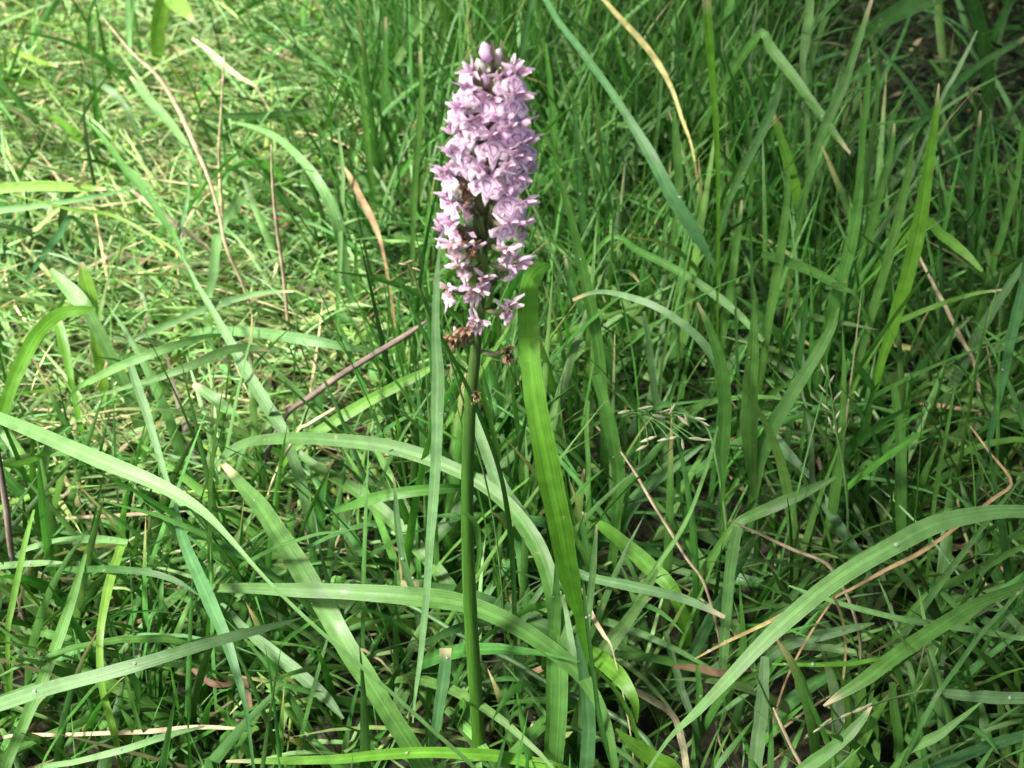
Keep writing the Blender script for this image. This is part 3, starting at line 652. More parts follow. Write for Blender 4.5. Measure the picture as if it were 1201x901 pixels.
# grass seed heads
def seed_head(label, axis, dep, spikes, col):
    mode, d0, d1 = dep
    C, W = trace(axis, mode, d0, d1, None, 'end', n=22)
    root = empty('grass_seed_head', C[0])
    tag(root, label, 'seed head', 'grass seed heads')
    V, Q, uv = tube_mesh(C - C[0], W / 2, 5)
    LAST = C
    mesh_obj('stalk', V, Q, M_GRASS, root, uv, np.tile(COLS['pale'], (len(V), 1)))
    for (x, y, ang, ln) in spikes:
        p, t = at_z(x, y, dep[1]) if mode == 'z' else at_y(x, y, dep[1])
        d = RV * math.cos(R(ang)) + UV_ * math.sin(R(ang)) - FV * rng.uniform(-.3, .3)
        L = ln * t / FPX
        s = np.linspace(0, 1, 7)
        P = p[None] + d[None] * (s * L)[:, None] - C[0]
        r = L * rng.uniform(.09, .14) * np.sin(np.pi * np.clip(s * 0.9 + 0.08, 0, 1)) + 0.0001
        V, Q, uv = tube_mesh(P, r, 5)
        cc = np.array(COLS[col])[None] * (0.7 + 0.6 * s)[:, None]
        cc = np.concatenate([np.repeat(cc, 5, 0), cc[[0, -1]]])
        k = np.argmin(np.linalg.norm(C - p, axis=1)); k2 = max(k - 2, 0)
        pe = catmull(np.array([C[k2] - C[0], (C[k2] + p) / 2 - C[0] + [0, 0, .002], P[0]]), 6)
        V2, Q2, uv2 = tube_mesh(pe, np.full(6, .00028), 4)
        mesh_obj('pedicel', V2, Q2, M_GRASS, root, uv2, np.tile(COLS['pale'], (len(V2), 1)))
        mesh_obj('spikelet', V, Q, M_THATCH, root, uv, cc)
seed_head('drooping pale grass seed head in the dark gap right of the glossy blade', '740,488,2 770,486,2 800,490,2 828,500,3 840,540,4 850,600,5', ('z', 0.16, 0.08),
          [(740, 482, 190, 16), (748, 480, 10, 20), (765, 487, -10, 18), (775, 484, 20, 14), (785, 486, 60, 14), (795, 488, -40, 18), (803, 486, -70, 16), (815, 490, -10, 14), (822, 494, -30, 12),
           (770, 512, 200, 20), (760, 522, 205, 16), (785, 515, 190, 14), (795, 512, -160, 16), (800, 515, -80, 14), (808, 514, -5, 20), (820, 516, 0, 14)], 'seed')
seed_head('upright grey green grass seed head in the right middle', '970,430,2 975,460,2 980,500,3 988,540,4 994,590,4', ('y', 0.16, 0.15),
          [(968, 440, 110, 14), (972, 452, 60, 14), (970, 462, 130, 14), (978, 470, 50, 16), (974, 482, 140, 14), (980, 492, 60, 12), (975, 500, 110, 12), (978, 506, 80, 12), (982, 510, 60, 10)], 'seed')
seed_head('small grass seed head lying above the bottom right blades', '965,852,2 990,840,2 1020,828,3 1060,816,3 1100,812,4', ('z', 0.12, 0.09),
          [(964, 853, 205, 12), (978, 845, 200, 18), (985, 842, 20, 16), (1000, 836, 25, 18), (1012, 832, 30, 14)], 'seed')
seed_head('tiny white tipped seed head left of the flower spike', '470,306,2 478,312,3 490,335,3 505,365,3 520,395,3', ('y', 0.02, 0.03),
          [(474, 309, 20, 12), (478, 311, 170, 10), (484, 314, -20, 10)], 'straw')

# ------------------------------------------------------------------ leafy shrub leaning over the far right
shrub = empty('leafy_shrub', (0.80, 1.45, 0))
tag(shrub, 'dark leafy shrub whose lowest leaves hang over the top right corner', 'shrub')
SB = np.array([0.80, 1.45, 0])
rs = np.random.default_rng(31)
for k in range(9):
    end = np.array([rs.uniform(.05, .95), rs.uniform(.85, 1.45), rs.uniform(.30, .52)])
    if k == 0: end = np.array([.40, 1.06, .235])
    s0 = SB + np.array([rs.normal(0, .03), rs.normal(0, .03), 0])
    C = catmull(np.array([s0, s0 + np.array([(end[0] - s0[0]) * .2, (end[1] - s0[1]) * .2, max(end[2], .35) * 1.0]), (s0 + end) / 2 + np.array([0, 0, .36]), end]), 26)
    V, Q, uv = tube_mesh(C - SB, np.linspace(.0055, .0012, 26), 6)
    mesh_obj('branch', V, Q, M_GRASS, shrub, uv, np.tile((.10, .11, .05), (len(V), 1)))
    for j in range(24):
        i = rs.integers(9, 26); p = C[i]
        az = rs.uniform(0, 2*np.pi); L = rs.uniform(.05, .095); el = rs.uniform(-.5, .25)
        s = np.linspace(0, 1, 9)
        d = np.stack([np.cos(az) * np.cos(el - s * .6), np.sin(az) * np.cos(el - s * .6), np.sin(el - s * .6)], -1)
        P = p + np.concatenate([[[0, 0, 0]], np.cumsum(d[:-1] * L / 8, axis=0)])
        w = L * .52 * np.sin(np.pi * (s * .9 + .07)) ** .8 * (1 - s ** 6)
        sd_ = np.array([-np.sin(az), np.cos(az), 0]); u = np.linspace(-1, 1, 5)
        V = P[:, None] + .5 * w[:, None, None] * (u[None, :, None] * sd_[None, None] + .3 * np.abs(u)[None, :, None] * np.array([0, 0, 1.0])[None, None] + .05 * np.sin(s * 18)[:, None, None] * np.array([0, 0, 1.0])[None, None])
        V = V.reshape(-1, 3)
        if k and V[:, 2].min() < .655 - .40 * (V[:, 1].mean() + .498) + .012: continue
        uv = np.stack([np.tile((u + 1) / 2, 9), np.repeat(s * 2, 5)], -1)
        mesh_obj('leaf', V - SB, grid_quads(9, 5), M_BROAD, shrub, uv, np.tile(np.array([.035, .10, .025]) * rs.uniform(.7, 1.4), (45, 1)))
# ------------------------------------------------------------------ the orchid
orchid = empty('spotted_orchid', (0, 0, 0))
OB, _ = at_y(561, 884, 0.0)
OB[1] = 0.0; OB[2] = 0.0
orchid.location = OB
tag(orchid, 'pink spotted orchid in flower on a tall green stem, lowest florets withered', 'orchid')

stem_px = [(562, 889, 17), (561, 860, 17), (557, 800, 17.5), (553, 740, 17.5), (550, 680, 17), (548, 600, 16), (549, 530, 16), (552, 470, 15), (557, 420, 14), (562, 370, 13), (566, 310, 12), (569, 250, 10.5), (572, 190, 9), (575, 130, 7), (577, 90, 5.5), (578, 66, 4)]
ST = []
for x, y, w in stem_px:
    p, t = at_y(x, y, 0.0)
    ST.append([p[0], 0.0, p[2], w * t / FPX / 2])
ST = np.array(ST); ST[0, 2] = -0.004
ST[:, 3] *= .93
SC_ = catmull(ST, 70)
AX = SC_[:, :3]
th = np.linspace(0, 2*np.pi, 14, endpoint=False)
V, Q, uv = tube_mesh(AX - OB, SC_[:, 3] * (1 + 0.03 * np.sin(np.arange(70) * 1.7)), 14)
mesh_obj('stem', V, Q, M_STEM, orchid, uv)
HERO.append((AX.copy(), SC_[:, 3] * 2.4))

def axis_at(z):
    i = np.searchsorted(AX[:, 2], z)
    return AX[min(max(i, 0), len(AX) - 1)].copy()

def petal_grid(L, W, cup, bend, tipw=0.4, nl=8, nw=5, base=0.25, crumple=0.0, seed=0):
    """Petal along +X from the origin, width in Y, cupped in Z."""
    r = np.random.default_rng(seed)
    s = np.linspace(0, 1, nl); u = np.linspace(-1, 1, nw)
    hw = W / 2 * (base + (1 - base) * np.sin(np.pi * np.clip(s, 0, 1) ** 0.75) ** 0.8) * (1 - (1 - tipw) * s ** 7)
    hw[-1] = W * 0.19
    S, U = np.meshgrid(s, u, indexing='ij')
    x = L * S; y = U * hw[:, None]; z = cup * (U ** 2) * hw[:, None] / (W / 2) + bend * S ** 2
    V = np.stack([x, y, z], -1)
    V += r.normal(0, 1, V.shape) * (crumple + 0.03) * W * 0.25
    return V.reshape(-1, 3), grid_quads(nl, nw), np.stack([(U + 1) / 2, S], -1).reshape(-1, 2)

MM = 0.001
def rotm(az, el, roll=0):
    return np.array((Matrix.Rotation(az, 3, 'Z') @ Matrix.Rotation(-el, 3, 'Y') @ Matrix.Rotation(roll, 3, 'X')))

def lip_mesh(seed, crumple=0.0):
    r = np.random.default_rng(seed)
    nb, na = 9, 13
    b = np.linspace(0, 1, nb); a = np.linspace(-1, 1, na)
    hw = np.interp(b, [0, .15, .4, .65, .85, 1], [0.9, 2.0, 4.2, 5.4, 5.2, 4.4])
    ln = 6.4 + 2.8 * np.exp(-(a / .2) ** 2) - 1.5 * np.exp(-((np.abs(a) - .4) / .13) ** 2) - 1.0 * (np.abs(a) > .93)
    ln = ln + r.normal(0, .22, na)
    Bm, A = np.meshgrid(b, a, indexing='ij')
    y = A * hw[:, None]
    z = -Bm * ln[None, :]
    x = 1.6 * np.sin(Bm * 1.6) - 1.5 * A ** 2 * Bm + 0.3 * r.normal(0, 1, A.shape) * Bm + 0.5 * np.cos(A * 9) * Bm ** 2
    V = np.stack([x, y, z], -1) + r.normal(0, 1, A.shape + (3,)) * crumple
    return V.reshape(-1, 3) * MM, grid_quads(nb, na), np.stack([(A + 1) / 2, Bm], -1).reshape(-1, 2)

_cache = {}
def pmesh(kind, var, state):
    """Shared meshes of the five pieces of a floret; states fresh, faded, withered."""
    key = (kind, var, state)
    if key in _cache: return _cache[key]
    cr = {'fresh': 0.0, 'faded': 0.10, 'withered': 0.35}[state]
    seed = hash((var, len(kind), {'fresh': 1, 'faded': 2, 'withered': 3}[state])) % 1000
    r = np.random.default_rng(seed)
    if kind == 'lip':
        V, Q, uv = lip_mesh(seed, {'fresh': .0, 'faded': .35, 'withered': .8}[state])
        mat = {'fresh': M_LIP, 'faded': M_FADED, 'withered': M_WITHER}[state]
        V = V * 1.16
        if state == 'withered': V = V * np.array([1.3, .38, .8])
        if state == 'faded': V = V * np.array([1.3, .6, .85])
    elif kind in ('sepal_left', 'sepal_right'):
        V, Q, uv = petal_grid(7.1 + r.normal(0, .6), 4.3, 1.0, r.uniform(-1.2, 1.0), crumple=cr, seed=seed + 7)
        sg = 1 if kind == 'sepal_left' else -1
        V = (V @ rotm(sg * R(72 + r.uniform(-14, 14)), R(28 + r.uniform(-18, 26)), sg * R(-30)).T + np.array([0, sg * .8, .6])) * MM
        mat = {'fresh': M_SEPAL, 'faded': M_SEPAL, 'withered': M_WITHER}[state]
        if state == 'withered': V = V * .7
    elif kind == 'hood':
        # three pieces leaning together over the column
        Vs, Qs, us = [], [], []
        for (az, el, roll, L, W, off) in ((0, 55, 0, 6.4, 3.6, (-.6, 0, 1.0)), (30, 42, 45, 5.4, 3.0, (-.2, .9, .8)), (-30, 42, -45, 5.4, 3.0, (-.2, -.9, .8))):
            V, Q, uv = petal_grid(L, W, -1.5, -2.2, crumple=cr, seed=seed + int(az) + 40, nl=6)
            V = V @ rotm(R(az + (-8 if az > 0 else 8 if az < 0 else 0)), R(el), R(roll)).T + np.array(off)
            Qs.append(Q + sum(len(v) for v in Vs)); Vs.append(V); us.append(uv)
        V, Q, uv = np.concatenate(Vs) * MM, np.concatenate(Qs), np.concatenate(us)
        mat = {'fresh': M_HOOD, 'faded': M_FADED, 'withered': M_WITHER}[state]
        if state == 'withered': V = V * .75
    else:
        s = np.linspace(0, 1, 8)
        P = np.stack([-.5 - 7.0 * s, 0.8 * np.sin(s * 2 + var), -1.2 - 2.2 * s + 2.0 * s ** 2], -1) * MM
        V, Q, uv = tube_mesh(P, np.interp(s, [0, 1], [1.15, .7]) * MM, 7)
        mat = {'fresh': M_SPUR, 'faded': M_SPUR, 'withered': M_FADED}[state]
    o = mesh_obj('x', V, Q, mat, None, uv)
    me = o.data
    bpy.data.objects.remove(o)
    me.name = kind.split('_')[0]
    _cache[key] = me
    return me

def add_part(name, me, parent, M):
    o = bpy.data.objects.new(name, me); COL.objects.link(o); o.parent = parent
    o.matrix_local = M
    return o

def floret(P, yaw, pitch, roll, scale, state, sdrop=0.010, spin_spur=None, label=None):
    """P: mouth of the flower in the place; yaw 0 faces the path (-Y); its stalk runs to the stem."""
    zz = P[2] - sdrop
    A = axis_at(zz)
    out = P - A; out[2] = 0; L = np.linalg.norm(out) + 1e-6
    A = A + out / L * 0.003
    mid = A * 0.45 + P * 0.55 + np.array([0, 0, -0.002])
    fw = np.array([math.sin(yaw) * math.cos(pitch), -math.cos(yaw) * math.cos(pitch), math.sin(pitch)])
    end = P - fw * 0.001
    C = catmull(np.array([A, mid, end]), 9)
    rad = np.interp(np.linspace(0, 1, 9), [0, .3, .7, 1], [0.9, 1.5, 1.3, .7]) * MM * (0.9 if state != 'withered' else 1.0)
    V, Q, uv = tube_mesh(C - OB, rad, 7)
    f = mesh_obj('floret', V, Q, M_OVARY, orchid, uv)
    lab = {'fresh': None, 'faded': 'faded pinkish brown floret', 'withered': 'withered brown shrivelled floret'}[state]
    if label or lab: f['label'] = label or lab
    # local frame X = facing, Z = up
    X = Vector(fw); Zv = Vector((0, 0, 1)); Yv = Zv.cross(X).normalized(); Zv = X.cross(Yv)
    M = Matrix((X, Yv, Zv)).transposed() @ Matrix.Rotation(roll, 3, 'X')
    M4 = Matrix.Translation(Vector(P - OB)) @ M.to_4x4() @ Matrix.Diagonal((scale, scale, scale, 1))
    v = random.randrange(5)
    jig = lambda a: Matrix.Rotation(R(random.uniform(-a, a)), 4, 'X') @ Matrix.Rotation(R(random.uniform(-a, a)), 4, 'Y') @ Matrix.Rotation(R(random.uniform(-a, a)), 4, 'Z')
    add_part('lip', pmesh('lip', v, state), f, M4 @ jig(9))
    add_part('sepal', pmesh('sepal_left', random.randrange(5), state), f, M4 @ jig(14))
    add_part('sepal', pmesh('sepal_right', random.randrange(5), state), f, M4 @ jig(14))
    add_part('hood', pmesh('hood', v, state), f, M4 @ jig(8))
    sj = Matrix.Rotation(R(spin_spur if spin_spur is not None else random.uniform(-50, 50)), 4, 'Z')
    add_part('spur', pmesh('spur', v, state), f, M4 @ sj)
    return f

def bract(z, yaw, L=0.016, W=0.0035, el=55, col=(0.12, 0.15, 0.07)):
    A = axis_at(z)
    s = np.linspace(0, 1, 9)
    d = np.array([math.sin(yaw), -math.cos(yaw), 0])
    e = R(el) + s * R(28)
    st = np.stack([np.cos(e)[:, None] * d[None]], 0)[0] + np.sin(e)[:, None] * np.array([0, 0, 1.0])
    P = A + d * 0.0025 + np.concatenate([[[0, 0, 0]], np.cumsum(st[:-1] * L / 8, axis=0)])
    w = W * np.sin(np.pi * (s * .86 + .14)) ** .8; w[-1] = .0002
    side = np.cross(d, [0, 0, 1.0])
    u = np.linspace(-1, 1, 3)
    V = P[:, None] + .5 * w[:, None, None] * (u[None, :, None] * side[None, None] + .35 * np.abs(u)[None, :, None] * d[None, None])
    V = V.reshape(-1, 3) - OB
    c = np.tile(np.array(col) * rng.uniform(.7, 1.3), (27, 1))
    uv = np.stack([np.tile((u + 1) / 2, 9), np.repeat(s, 3)], -1)
    return mesh_obj('bract', V, grid_quads(9, 3), M_GRASS, orchid, uv, c)

def on_spike(px, py, rad):
    """Point on the flower spike's round side seen at a pixel."""
    p, t = at_y(px, py, 0.0)
    a = axis_at(p[2])
    dx = max(-rad * .97, min(rad * .97, p[0] - a[0]))
    y = -math.sqrt(max(rad * rad - dx * dx, 1e-8)) * 0.8
    q, t = at_y(px, py, y)
    return q, math.atan2(dx, -y * 1.25 + .004)

FL = [  # x, y, radius mm, pitch, scale, state
    (547, 88, 13, 20, .95, 'fresh'), (610, 88, 18, 15, 1.0, 'fresh'), (591, 92, 12, 10, .8, 'fresh'),
    (543, 106, 16, 5, 1.0, 'fresh'), (608, 114, 19, 5, 1.1, 'fresh'), (573, 116, 14, 5, 1.15, 'fresh'),
    (533, 128, 20, 5, 1.05, 'fresh'), (590, 138, 17, 0, 1.0, 'fresh'), (556, 142, 17, 0, 1.0, 'fresh'),
    (607, 150, 21, 0, 1.15, 'fresh'), (529, 158, 21, 5, 1.05, 'fresh'), (618, 170, 22, -5, 1.0, 'fresh'),
    (548, 160, 18, -5, .9, 'faded'), (580, 162, 19, 0, 1.2, 'fresh'), (528, 180, 22, 0, 1.05, 'fresh'),
    (607, 186, 22, -5, 1.15, 'fresh'), (520, 203, 24, 0, 1.2, 'fresh'), (566, 178, 19, 0, 1.0, 'fresh'),
    (577, 205, 20, -5, 1.2, 'fresh'), (617, 208, 23, -10, 1.1, 'fresh'), (545, 222, 19, -5, .9, 'withered'),
    (600, 230, 22, -5, 1.15, 'fresh'), (527, 236, 23, 0, 1.05, 'fresh'), (623, 240, 24, -10, 1.1, 'fresh'),
    (604, 262, 22, -10, 1.1, 'fresh'), (623, 265, 25, -10, .95, 'faded'), (527, 262, 23, -5, 1.05, 'fresh'),
    (545, 245, 18, -5, .9, 'faded'), (543, 275, 18, -15, .95, 'withered'), (530, 288, 20, -15, .95, 'faded'),
    (552, 288, 17, -10, .9, 'withered'), (602, 293, 18, -15, .95, 'faded'), (606, 312, 19, -30, 1.0, 'fresh'),
    (568, 282, 17, -10, .9, 'faded'), (593, 198, 19, -10, .95, 'faded'), (600, 275, 18, -10, .9, 'fresh'),
    (526, 340, 20, -10, 1.0, 'faded'), (556, 340, 17, -20, 1.1, 'faded'), (568, 327, 16, -5, .85, 'faded'),
    (598, 360, 18, -10, 1.0, 'faded'), (560, 376, 15, -5, 1.0, 'faded'), (545, 388, 17, -25, .95, 'withered'),
    (531, 396, 19, -30, .7, 'withered'), (595, 411, 17, 0, .75, 'withered'), (558, 462, 9, 15, .5, 'withered'),
    (540, 312, 19, -15, .9, 'faded'), (585, 240, 20, -8, .95, 'fresh'), (585, 185, 20, -4, 1.0, 'fresh'),
    (512, 240, 27, 0, .9, 'fresh'), (553, 190, 19, 0, .95, 'fresh'), (537, 142, 18, 5, .95, 'fresh'), (596, 128, 17, 0, .9, 'fresh'),
]
for k, (x, y, rad, pit, sc, stt) in enumerate(FL):
    if k in (17, 33, 35, 46, 47, 48): continue
    P, yaw = on_spike(571 + (x - 571) * .86 + (2 if y < 200 else -3) if y < 300 else x, y, rad * random.uniform(.92, 1.1) * (.86 if y < 280 else 1.1) * MM)
    floret(P, yaw + R(random.uniform(-22, 22)), R(pit + random.uniform(-12, 12)), R(random.uniform(-22, 22)), sc * random.uniform(.84, 1.12) * ((.94 if stt == 'fresh' else .9) if y < 280 else 1.1), stt, sdrop=0.008 if y < 300 else 0.010)
    bract(P[2] - 0.010, yaw + .1, L=0.010 + rad * .0004, col=(0.16, 0.15, 0.08) if y < 280 else (0.13, 0.20, 0.07))
# the far side of the spike
k = 0
z0, z1 = at_y(570, 385, 0)[0][2], at_y(577, 90, 0)[0][2]
for i in range(26):
    f = i / 25
    z = z1 + (z0 - z1) * f
    yaw = math.pi + R(((i * 137.5) % 170) - 85)
    rad = (0.008 + 0.010 * min(1, f * 2.2)) * (0.85 if f > .7 else 1)
    if (f > .5 and i % 2) or f > .8: continue
    a = axis_at(z)
    P = a + np.array([math.sin(yaw), -math.cos(yaw), 0]) * rad
    floret(P, yaw, R(random.uniform(-12, 8)), R(random.uniform(-12, 12)), .88, 'fresh' if f < .65 else random.choice(['faded', 'withered']))
    bract(z - 0.010, yaw)
# buds at the tip
def bud(x, y, dy, L, W, ang, mat, label):
    P, t = at_y(x, y, dy)
    d = np.array([math.sin(R(ang)), -0.25, math.cos(R(ang))]); d /= np.linalg.norm(d)
    s = np.linspace(0, 1, 9)
    C = P[None] + d[None] * ((s - .5) * L)[:, None]
    V, Q, uv = tube_mesh(C - OB, W / 2 * np.sin(np.pi * (s * .86 + .11) ** .8) ** .8 * (1 + .06 * np.sin(s * 17)), 9)
    o = mesh_obj('bud', V, Q, mat, orchid, uv); o['label'] = label
    a = axis_at(C[0][2] - .004)
    V, Q, uv = tube_mesh(catmull(np.array([a, (a + C[0]) / 2 + [0, 0, -.001], C[0]]), 6) - OB, np.full(6, .0008), 6)
    mesh_obj('pedicel', V, Q, M_OVARY, orchid, uv)
bud(570, 60, -.002, .0082, .0056, -12, M_BUD, 'round pink bud at the very tip')
bud(584, 66, .002, .0070, .0048, 12, M_PALEBUD, 'small white bud at the tip')
bud(563, 77, -.004, .0066, .0042, -20, M_PALEBUD, 'small pale bud left of the tip')
bud(590, 83, -.004, .0066, .0036, 40, M_PALEBUD, 'slim pale bud right of the tip')
bud(569, 94, -.006, .0070, .0040, -10, M_BUD, 'half open pink bud')
bud(584, 96, -.006, .0080, .0038, 18, M_PALEBUD, 'cream bud below the tip')
for i in range(12):
    bract(at_y(577, 72 + i * 5, 0)[0][2], R(i * 137.5), L=.009, W=.0022, el=62, col=(0.22, 0.16, 0.14))
# narrow leaves that clasp the stem
def stem_leaf(pts, y0, y1, col, label):
    C, W = trace(pts, 'y', y0, y1, None, 'end', n=22, extend=False)
    o = ribbon(C, W, 'stem_leaf', np.array(COLS[col]), M_GRASS, None, fold=.3)
    o.data.transform(Matrix.Translation(-Vector(OB))); o.parent = orchid
    o['label'] = label
stem_leaf('538,600,1 548,604,5 556,613,7 561,630,7 562,650,6 558,672,5', -.006, -.004, 'green', 'small leaf hooked round the stem')
stem_leaf('566,430,1 570,450,4 575,470,4 577,492,3', -.004, .001, 'pale', 'thin pale bract below the flowers')
stem_leaf('520,395,1 527,410,3 535,425,4 548,437,4', -.004, .001, 'dark', 'dark curled bract below the flowers')
# ------------------------------------------------------------------ the meadow itself: what nobody could count
# depth of the hand-placed leaves on a coarse raster, to keep the countless small ones from burying them
GW, GH, CELL = 210, 170, 6
hero_depth = np.full((GH + 40, GW + 40), 99.0)
for C, W in HERO:
    n = len(C)
    idx = np.linspace(0, n - 1, n * 4)
    i0 = np.floor(idx).astype(int).clip(0, n - 2); f = (idx - i0)[:, None]
    Cd = C[i0] * (1 - f) + C[i0 + 1] * f
    x, y, d = project(Cd)
    for ox in (-6, 0, 6):
        cx = ((x + ox) // CELL).astype(int) + 20; cy = ((y) // CELL).astype(int) + 20
        ok = (cx >= 0) & (cx < GW + 40) & (cy >= 0) & (cy < GH + 40)
        np.minimum.at(hero_depth, (cy[ok], cx[ok]), d[ok])
# the flower spike as well
for z in np.linspace(0.20, 0.43, 60):
    a = axis_at(z)
    for dx in np.linspace(-.026, .026, 9):
        x, y, d = project(np.array([[a[0] + dx, -.02, z]]))
        hero_depth[int(y[0] // CELL) + 20, int(x[0] // CELL) + 20] = min(d[0], 99)

def noise2(x, y, s, seed=0):
    r = np.random.default_rng(100 + seed)
    v = np.zeros_like(x)
    for k in range(6):
        a = r.uniform(0, 2*np.pi); f = s * r.uniform(.6, 1.8)
        v += np.sin((x * np.cos(a) + y * np.sin(a)) * f + r.uniform(0, 6.28)) / 6
    return v

def blades(name, n, area, length, width, th0, bend, colfn, mat, seed, across=3, seg=6, zoff=0.0, density=None, azim=None, keep=0.06, fold=.3, fine=False, clump=0.0):
    """Thousands of separate blades in one mesh; arrays (n,)."""
    r = np.random.default_rng(seed)
    x = r.uniform(area[0], area[1], n * 3); y = r.uniform(area[2], area[3], n * 3)
    if density is not None:
        ok = r.random(len(x)) < density(x, y)
        x, y = x[ok][:n], y[ok][:n]
    else: x, y = x[:n], y[:n]
    n = len(x)
    if clump:
        x = x + np.round(x / clump) * 0; q = r.integers(0, max(n // 5, 1), n)
        cx, cy = x[q], y[q]
        g = r.random(n) < .65
        x = np.where(g, cx + r.normal(0, .007, n), x); y = np.where(g, cy + r.normal(0, .007, n), y)
    L = length(x, y, r); W = width(x, y, r); T0 = th0(x, y, r); Bd = bend(x, y, r)
    az = r.uniform(0, 2*np.pi, n) if azim is None else azim(x, y, r)
    s = np.linspace(0, 1, seg + 1)
    el = T0[:, None] - Bd[:, None] * s[None] ** 1.3
    az2 = az[:, None] + r.normal(0, .35, n)[:, None] * s[None]
    dl = (L / seg)[:, None]
    dx = np.cos(el) * np.cos(az2) * dl; dy = np.cos(el) * np.sin(az2) * dl; dz = np.sin(el) * dl
    px = np.concatenate([np.zeros((n, 1)), np.cumsum(dx[:, :-1], 1)], 1) + x[:, None]
    py = np.concatenate([np.zeros((n, 1)), np.cumsum(dy[:, :-1], 1)], 1) + y[:, None]
    z0 = (zoff if np.isscalar(zoff) else zoff(x, y, r)[:, None])
    pz = np.concatenate([np.zeros((n, 1)), np.cumsum(dz[:, :-1], 1)], 1) + z0
    floor = (0.002 + 0.012 * r.random(n))[:, None] * np.minimum(1, s[None] * 4)
    pz = np.maximum(pz, floor - 0.003 * (s[None] == 0))
    C = np.stack([px, py, pz], -1)
    # thin out what would stand in front of the hand-placed leaves
    u_, v_, d_ = project(C.reshape(-1, 3))
    cx = (u_ // CELL).astype(int).clip(-20, GW + 19) + 20; cy = (v_ // CELL).astype(int).clip(-20, GH + 19) + 20
    hd = hero_depth[cy, cx].reshape(n, seg + 1); d_ = d_.reshape(n, seg + 1)
    front = ((d_ < hd - .004) & (hd < 90)).sum(1)
    near = d_.min(1) < .30
    ok = ((front == 0) | (r.random(n) < keep)) & ~near
    # (front blades shorter than one segment of hidden overlap are let through)
    C, W, L, az2, x, y = C[ok], W[ok], L[ok], az2[ok], x[ok], y[ok]
    n = len(x)
    tw = r.uniform(-1, 1, n)[:, None] + r.normal(0, .8, n)[:, None] * s[None]
    T = np.gradient(C, axis=1); T /= np.linalg.norm(T, axis=2)[..., None] + 1e-9
    S = np.stack([-np.sin(az2), np.cos(az2), np.zeros_like(az2)], -1)
    Nn = np.cross(S, T)
    S2 = S * np.cos(tw)[..., None] + Nn * np.sin(tw)[..., None]
    N2 = np.cross(S2, T)
    prof = (0.55 + 0.45 * np.minimum(1, s * 3)) * (1 - s ** 2.6) ** .8 if not fine else np.sin(np.pi * (s * .88 + .1)) ** .7 * (1 - s ** 6)
    prof[-1] = .03
    w = W[:, None] * prof[None]
    u = np.linspace(-1, 1, across)
    V = C[:, :, None] + .5 * w[..., None, None] * (u[None, None, :, None] * S2[:, :, None] + (np.abs(u) * fold)[None, None, :, None] * N2[:, :, None])
    k = (seg + 1) * across
    q = grid_quads(seg + 1, across)
    Q = (q[None] + (np.arange(n) * k)[:, None, None]).reshape(-1, 4)
    uv = np.stack([np.broadcast_to((u + 1) / 2, (n, seg + 1, across)), np.broadcast_to((s[None, :] * 3 + r.random(n)[:, None] * 50)[:, :, None], (n, seg + 1, across))], -1).reshape(-1, 2)
    col = colfn(x, y, r, n, s)
    col = np.broadcast_to(col[:, :, None, :], (n, seg + 1, across, 3)).reshape(-1, 3)
    o = mesh_obj(name, V.reshape(-1, 3), Q, mat, None, uv, col)
    tag(o, kind='stuff')
    return o

def greens(base, var=.30, hue=.16, dry=.06, base2=None, tipdry=.1):
    def f(x, y, r, n, s):
        c = np.array(base)[None] * (1 + r.normal(0, var, n).clip(-.7, .9))[:, None]
        if base2 is not None:
            m = r.random(n)[:, None]
            c = (np.array(base)[None] * m + np.array(base2)[None] * (1 - m)) * (1 + r.normal(0, var, n).clip(-.7, .9))[:, None]
        c = c * (1 + r.normal(0, hue, (n, 3)).clip(-.15, .4) * np.array([1, .3, .5]))
        d = r.random(n) < dry
        c[d] = np.array([.26, .23, .12]) * (1 + r.normal(0, .25, (d.sum(), 1)))
        c = np.abs(c)[:, None, :] * np.ones((1, len(s), 1))
        # blades are paler and yellower at the foot; some tips have dried
        ft = np.clip(1 - s * 4, 0, 1)[None, :, None]
        c = c * (1 - .5 * ft) + np.array([.17, .19, .07])[None, None] * .5 * ft
        t = (r.random(n) < tipdry)[:, None, None] * np.clip((s - .8) / .15, 0, 1)[None, :, None]
        c = c * (1 - t) + np.array([.38, .28, .14])[None, None] * t
        return c
    return f

U = lambda a, b: (lambda x, y, r: r.uniform(a, b, len(x)))
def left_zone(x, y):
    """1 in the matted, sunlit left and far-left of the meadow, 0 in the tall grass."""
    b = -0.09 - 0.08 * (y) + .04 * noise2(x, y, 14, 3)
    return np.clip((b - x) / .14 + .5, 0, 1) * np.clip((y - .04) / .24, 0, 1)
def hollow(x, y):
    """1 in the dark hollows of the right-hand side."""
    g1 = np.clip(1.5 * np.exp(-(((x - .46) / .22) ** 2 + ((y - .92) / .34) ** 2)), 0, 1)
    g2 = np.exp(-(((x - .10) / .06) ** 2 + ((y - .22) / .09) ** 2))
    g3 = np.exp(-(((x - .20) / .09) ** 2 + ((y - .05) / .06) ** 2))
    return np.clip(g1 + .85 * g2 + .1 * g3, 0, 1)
def inview(x, y):
    return np.where((np.abs(x) < .36 + .36 * (y + .3)) & (y < 1.45), 1.0, .16)

AREA = (-1.5, 1.5, -.32, 2.4)
SUNNY = greens((.16, .315, .085), var=.24, dry=.07, base2=(.24, .39, .16))  # matted grass green, lightened to carry the sunlight on the left
SHADY = greens((.048, .15, .022), var=.28, dry=.004, base2=(.068, .18, .038))  # tall grass green, darkened to carry the shade on the right
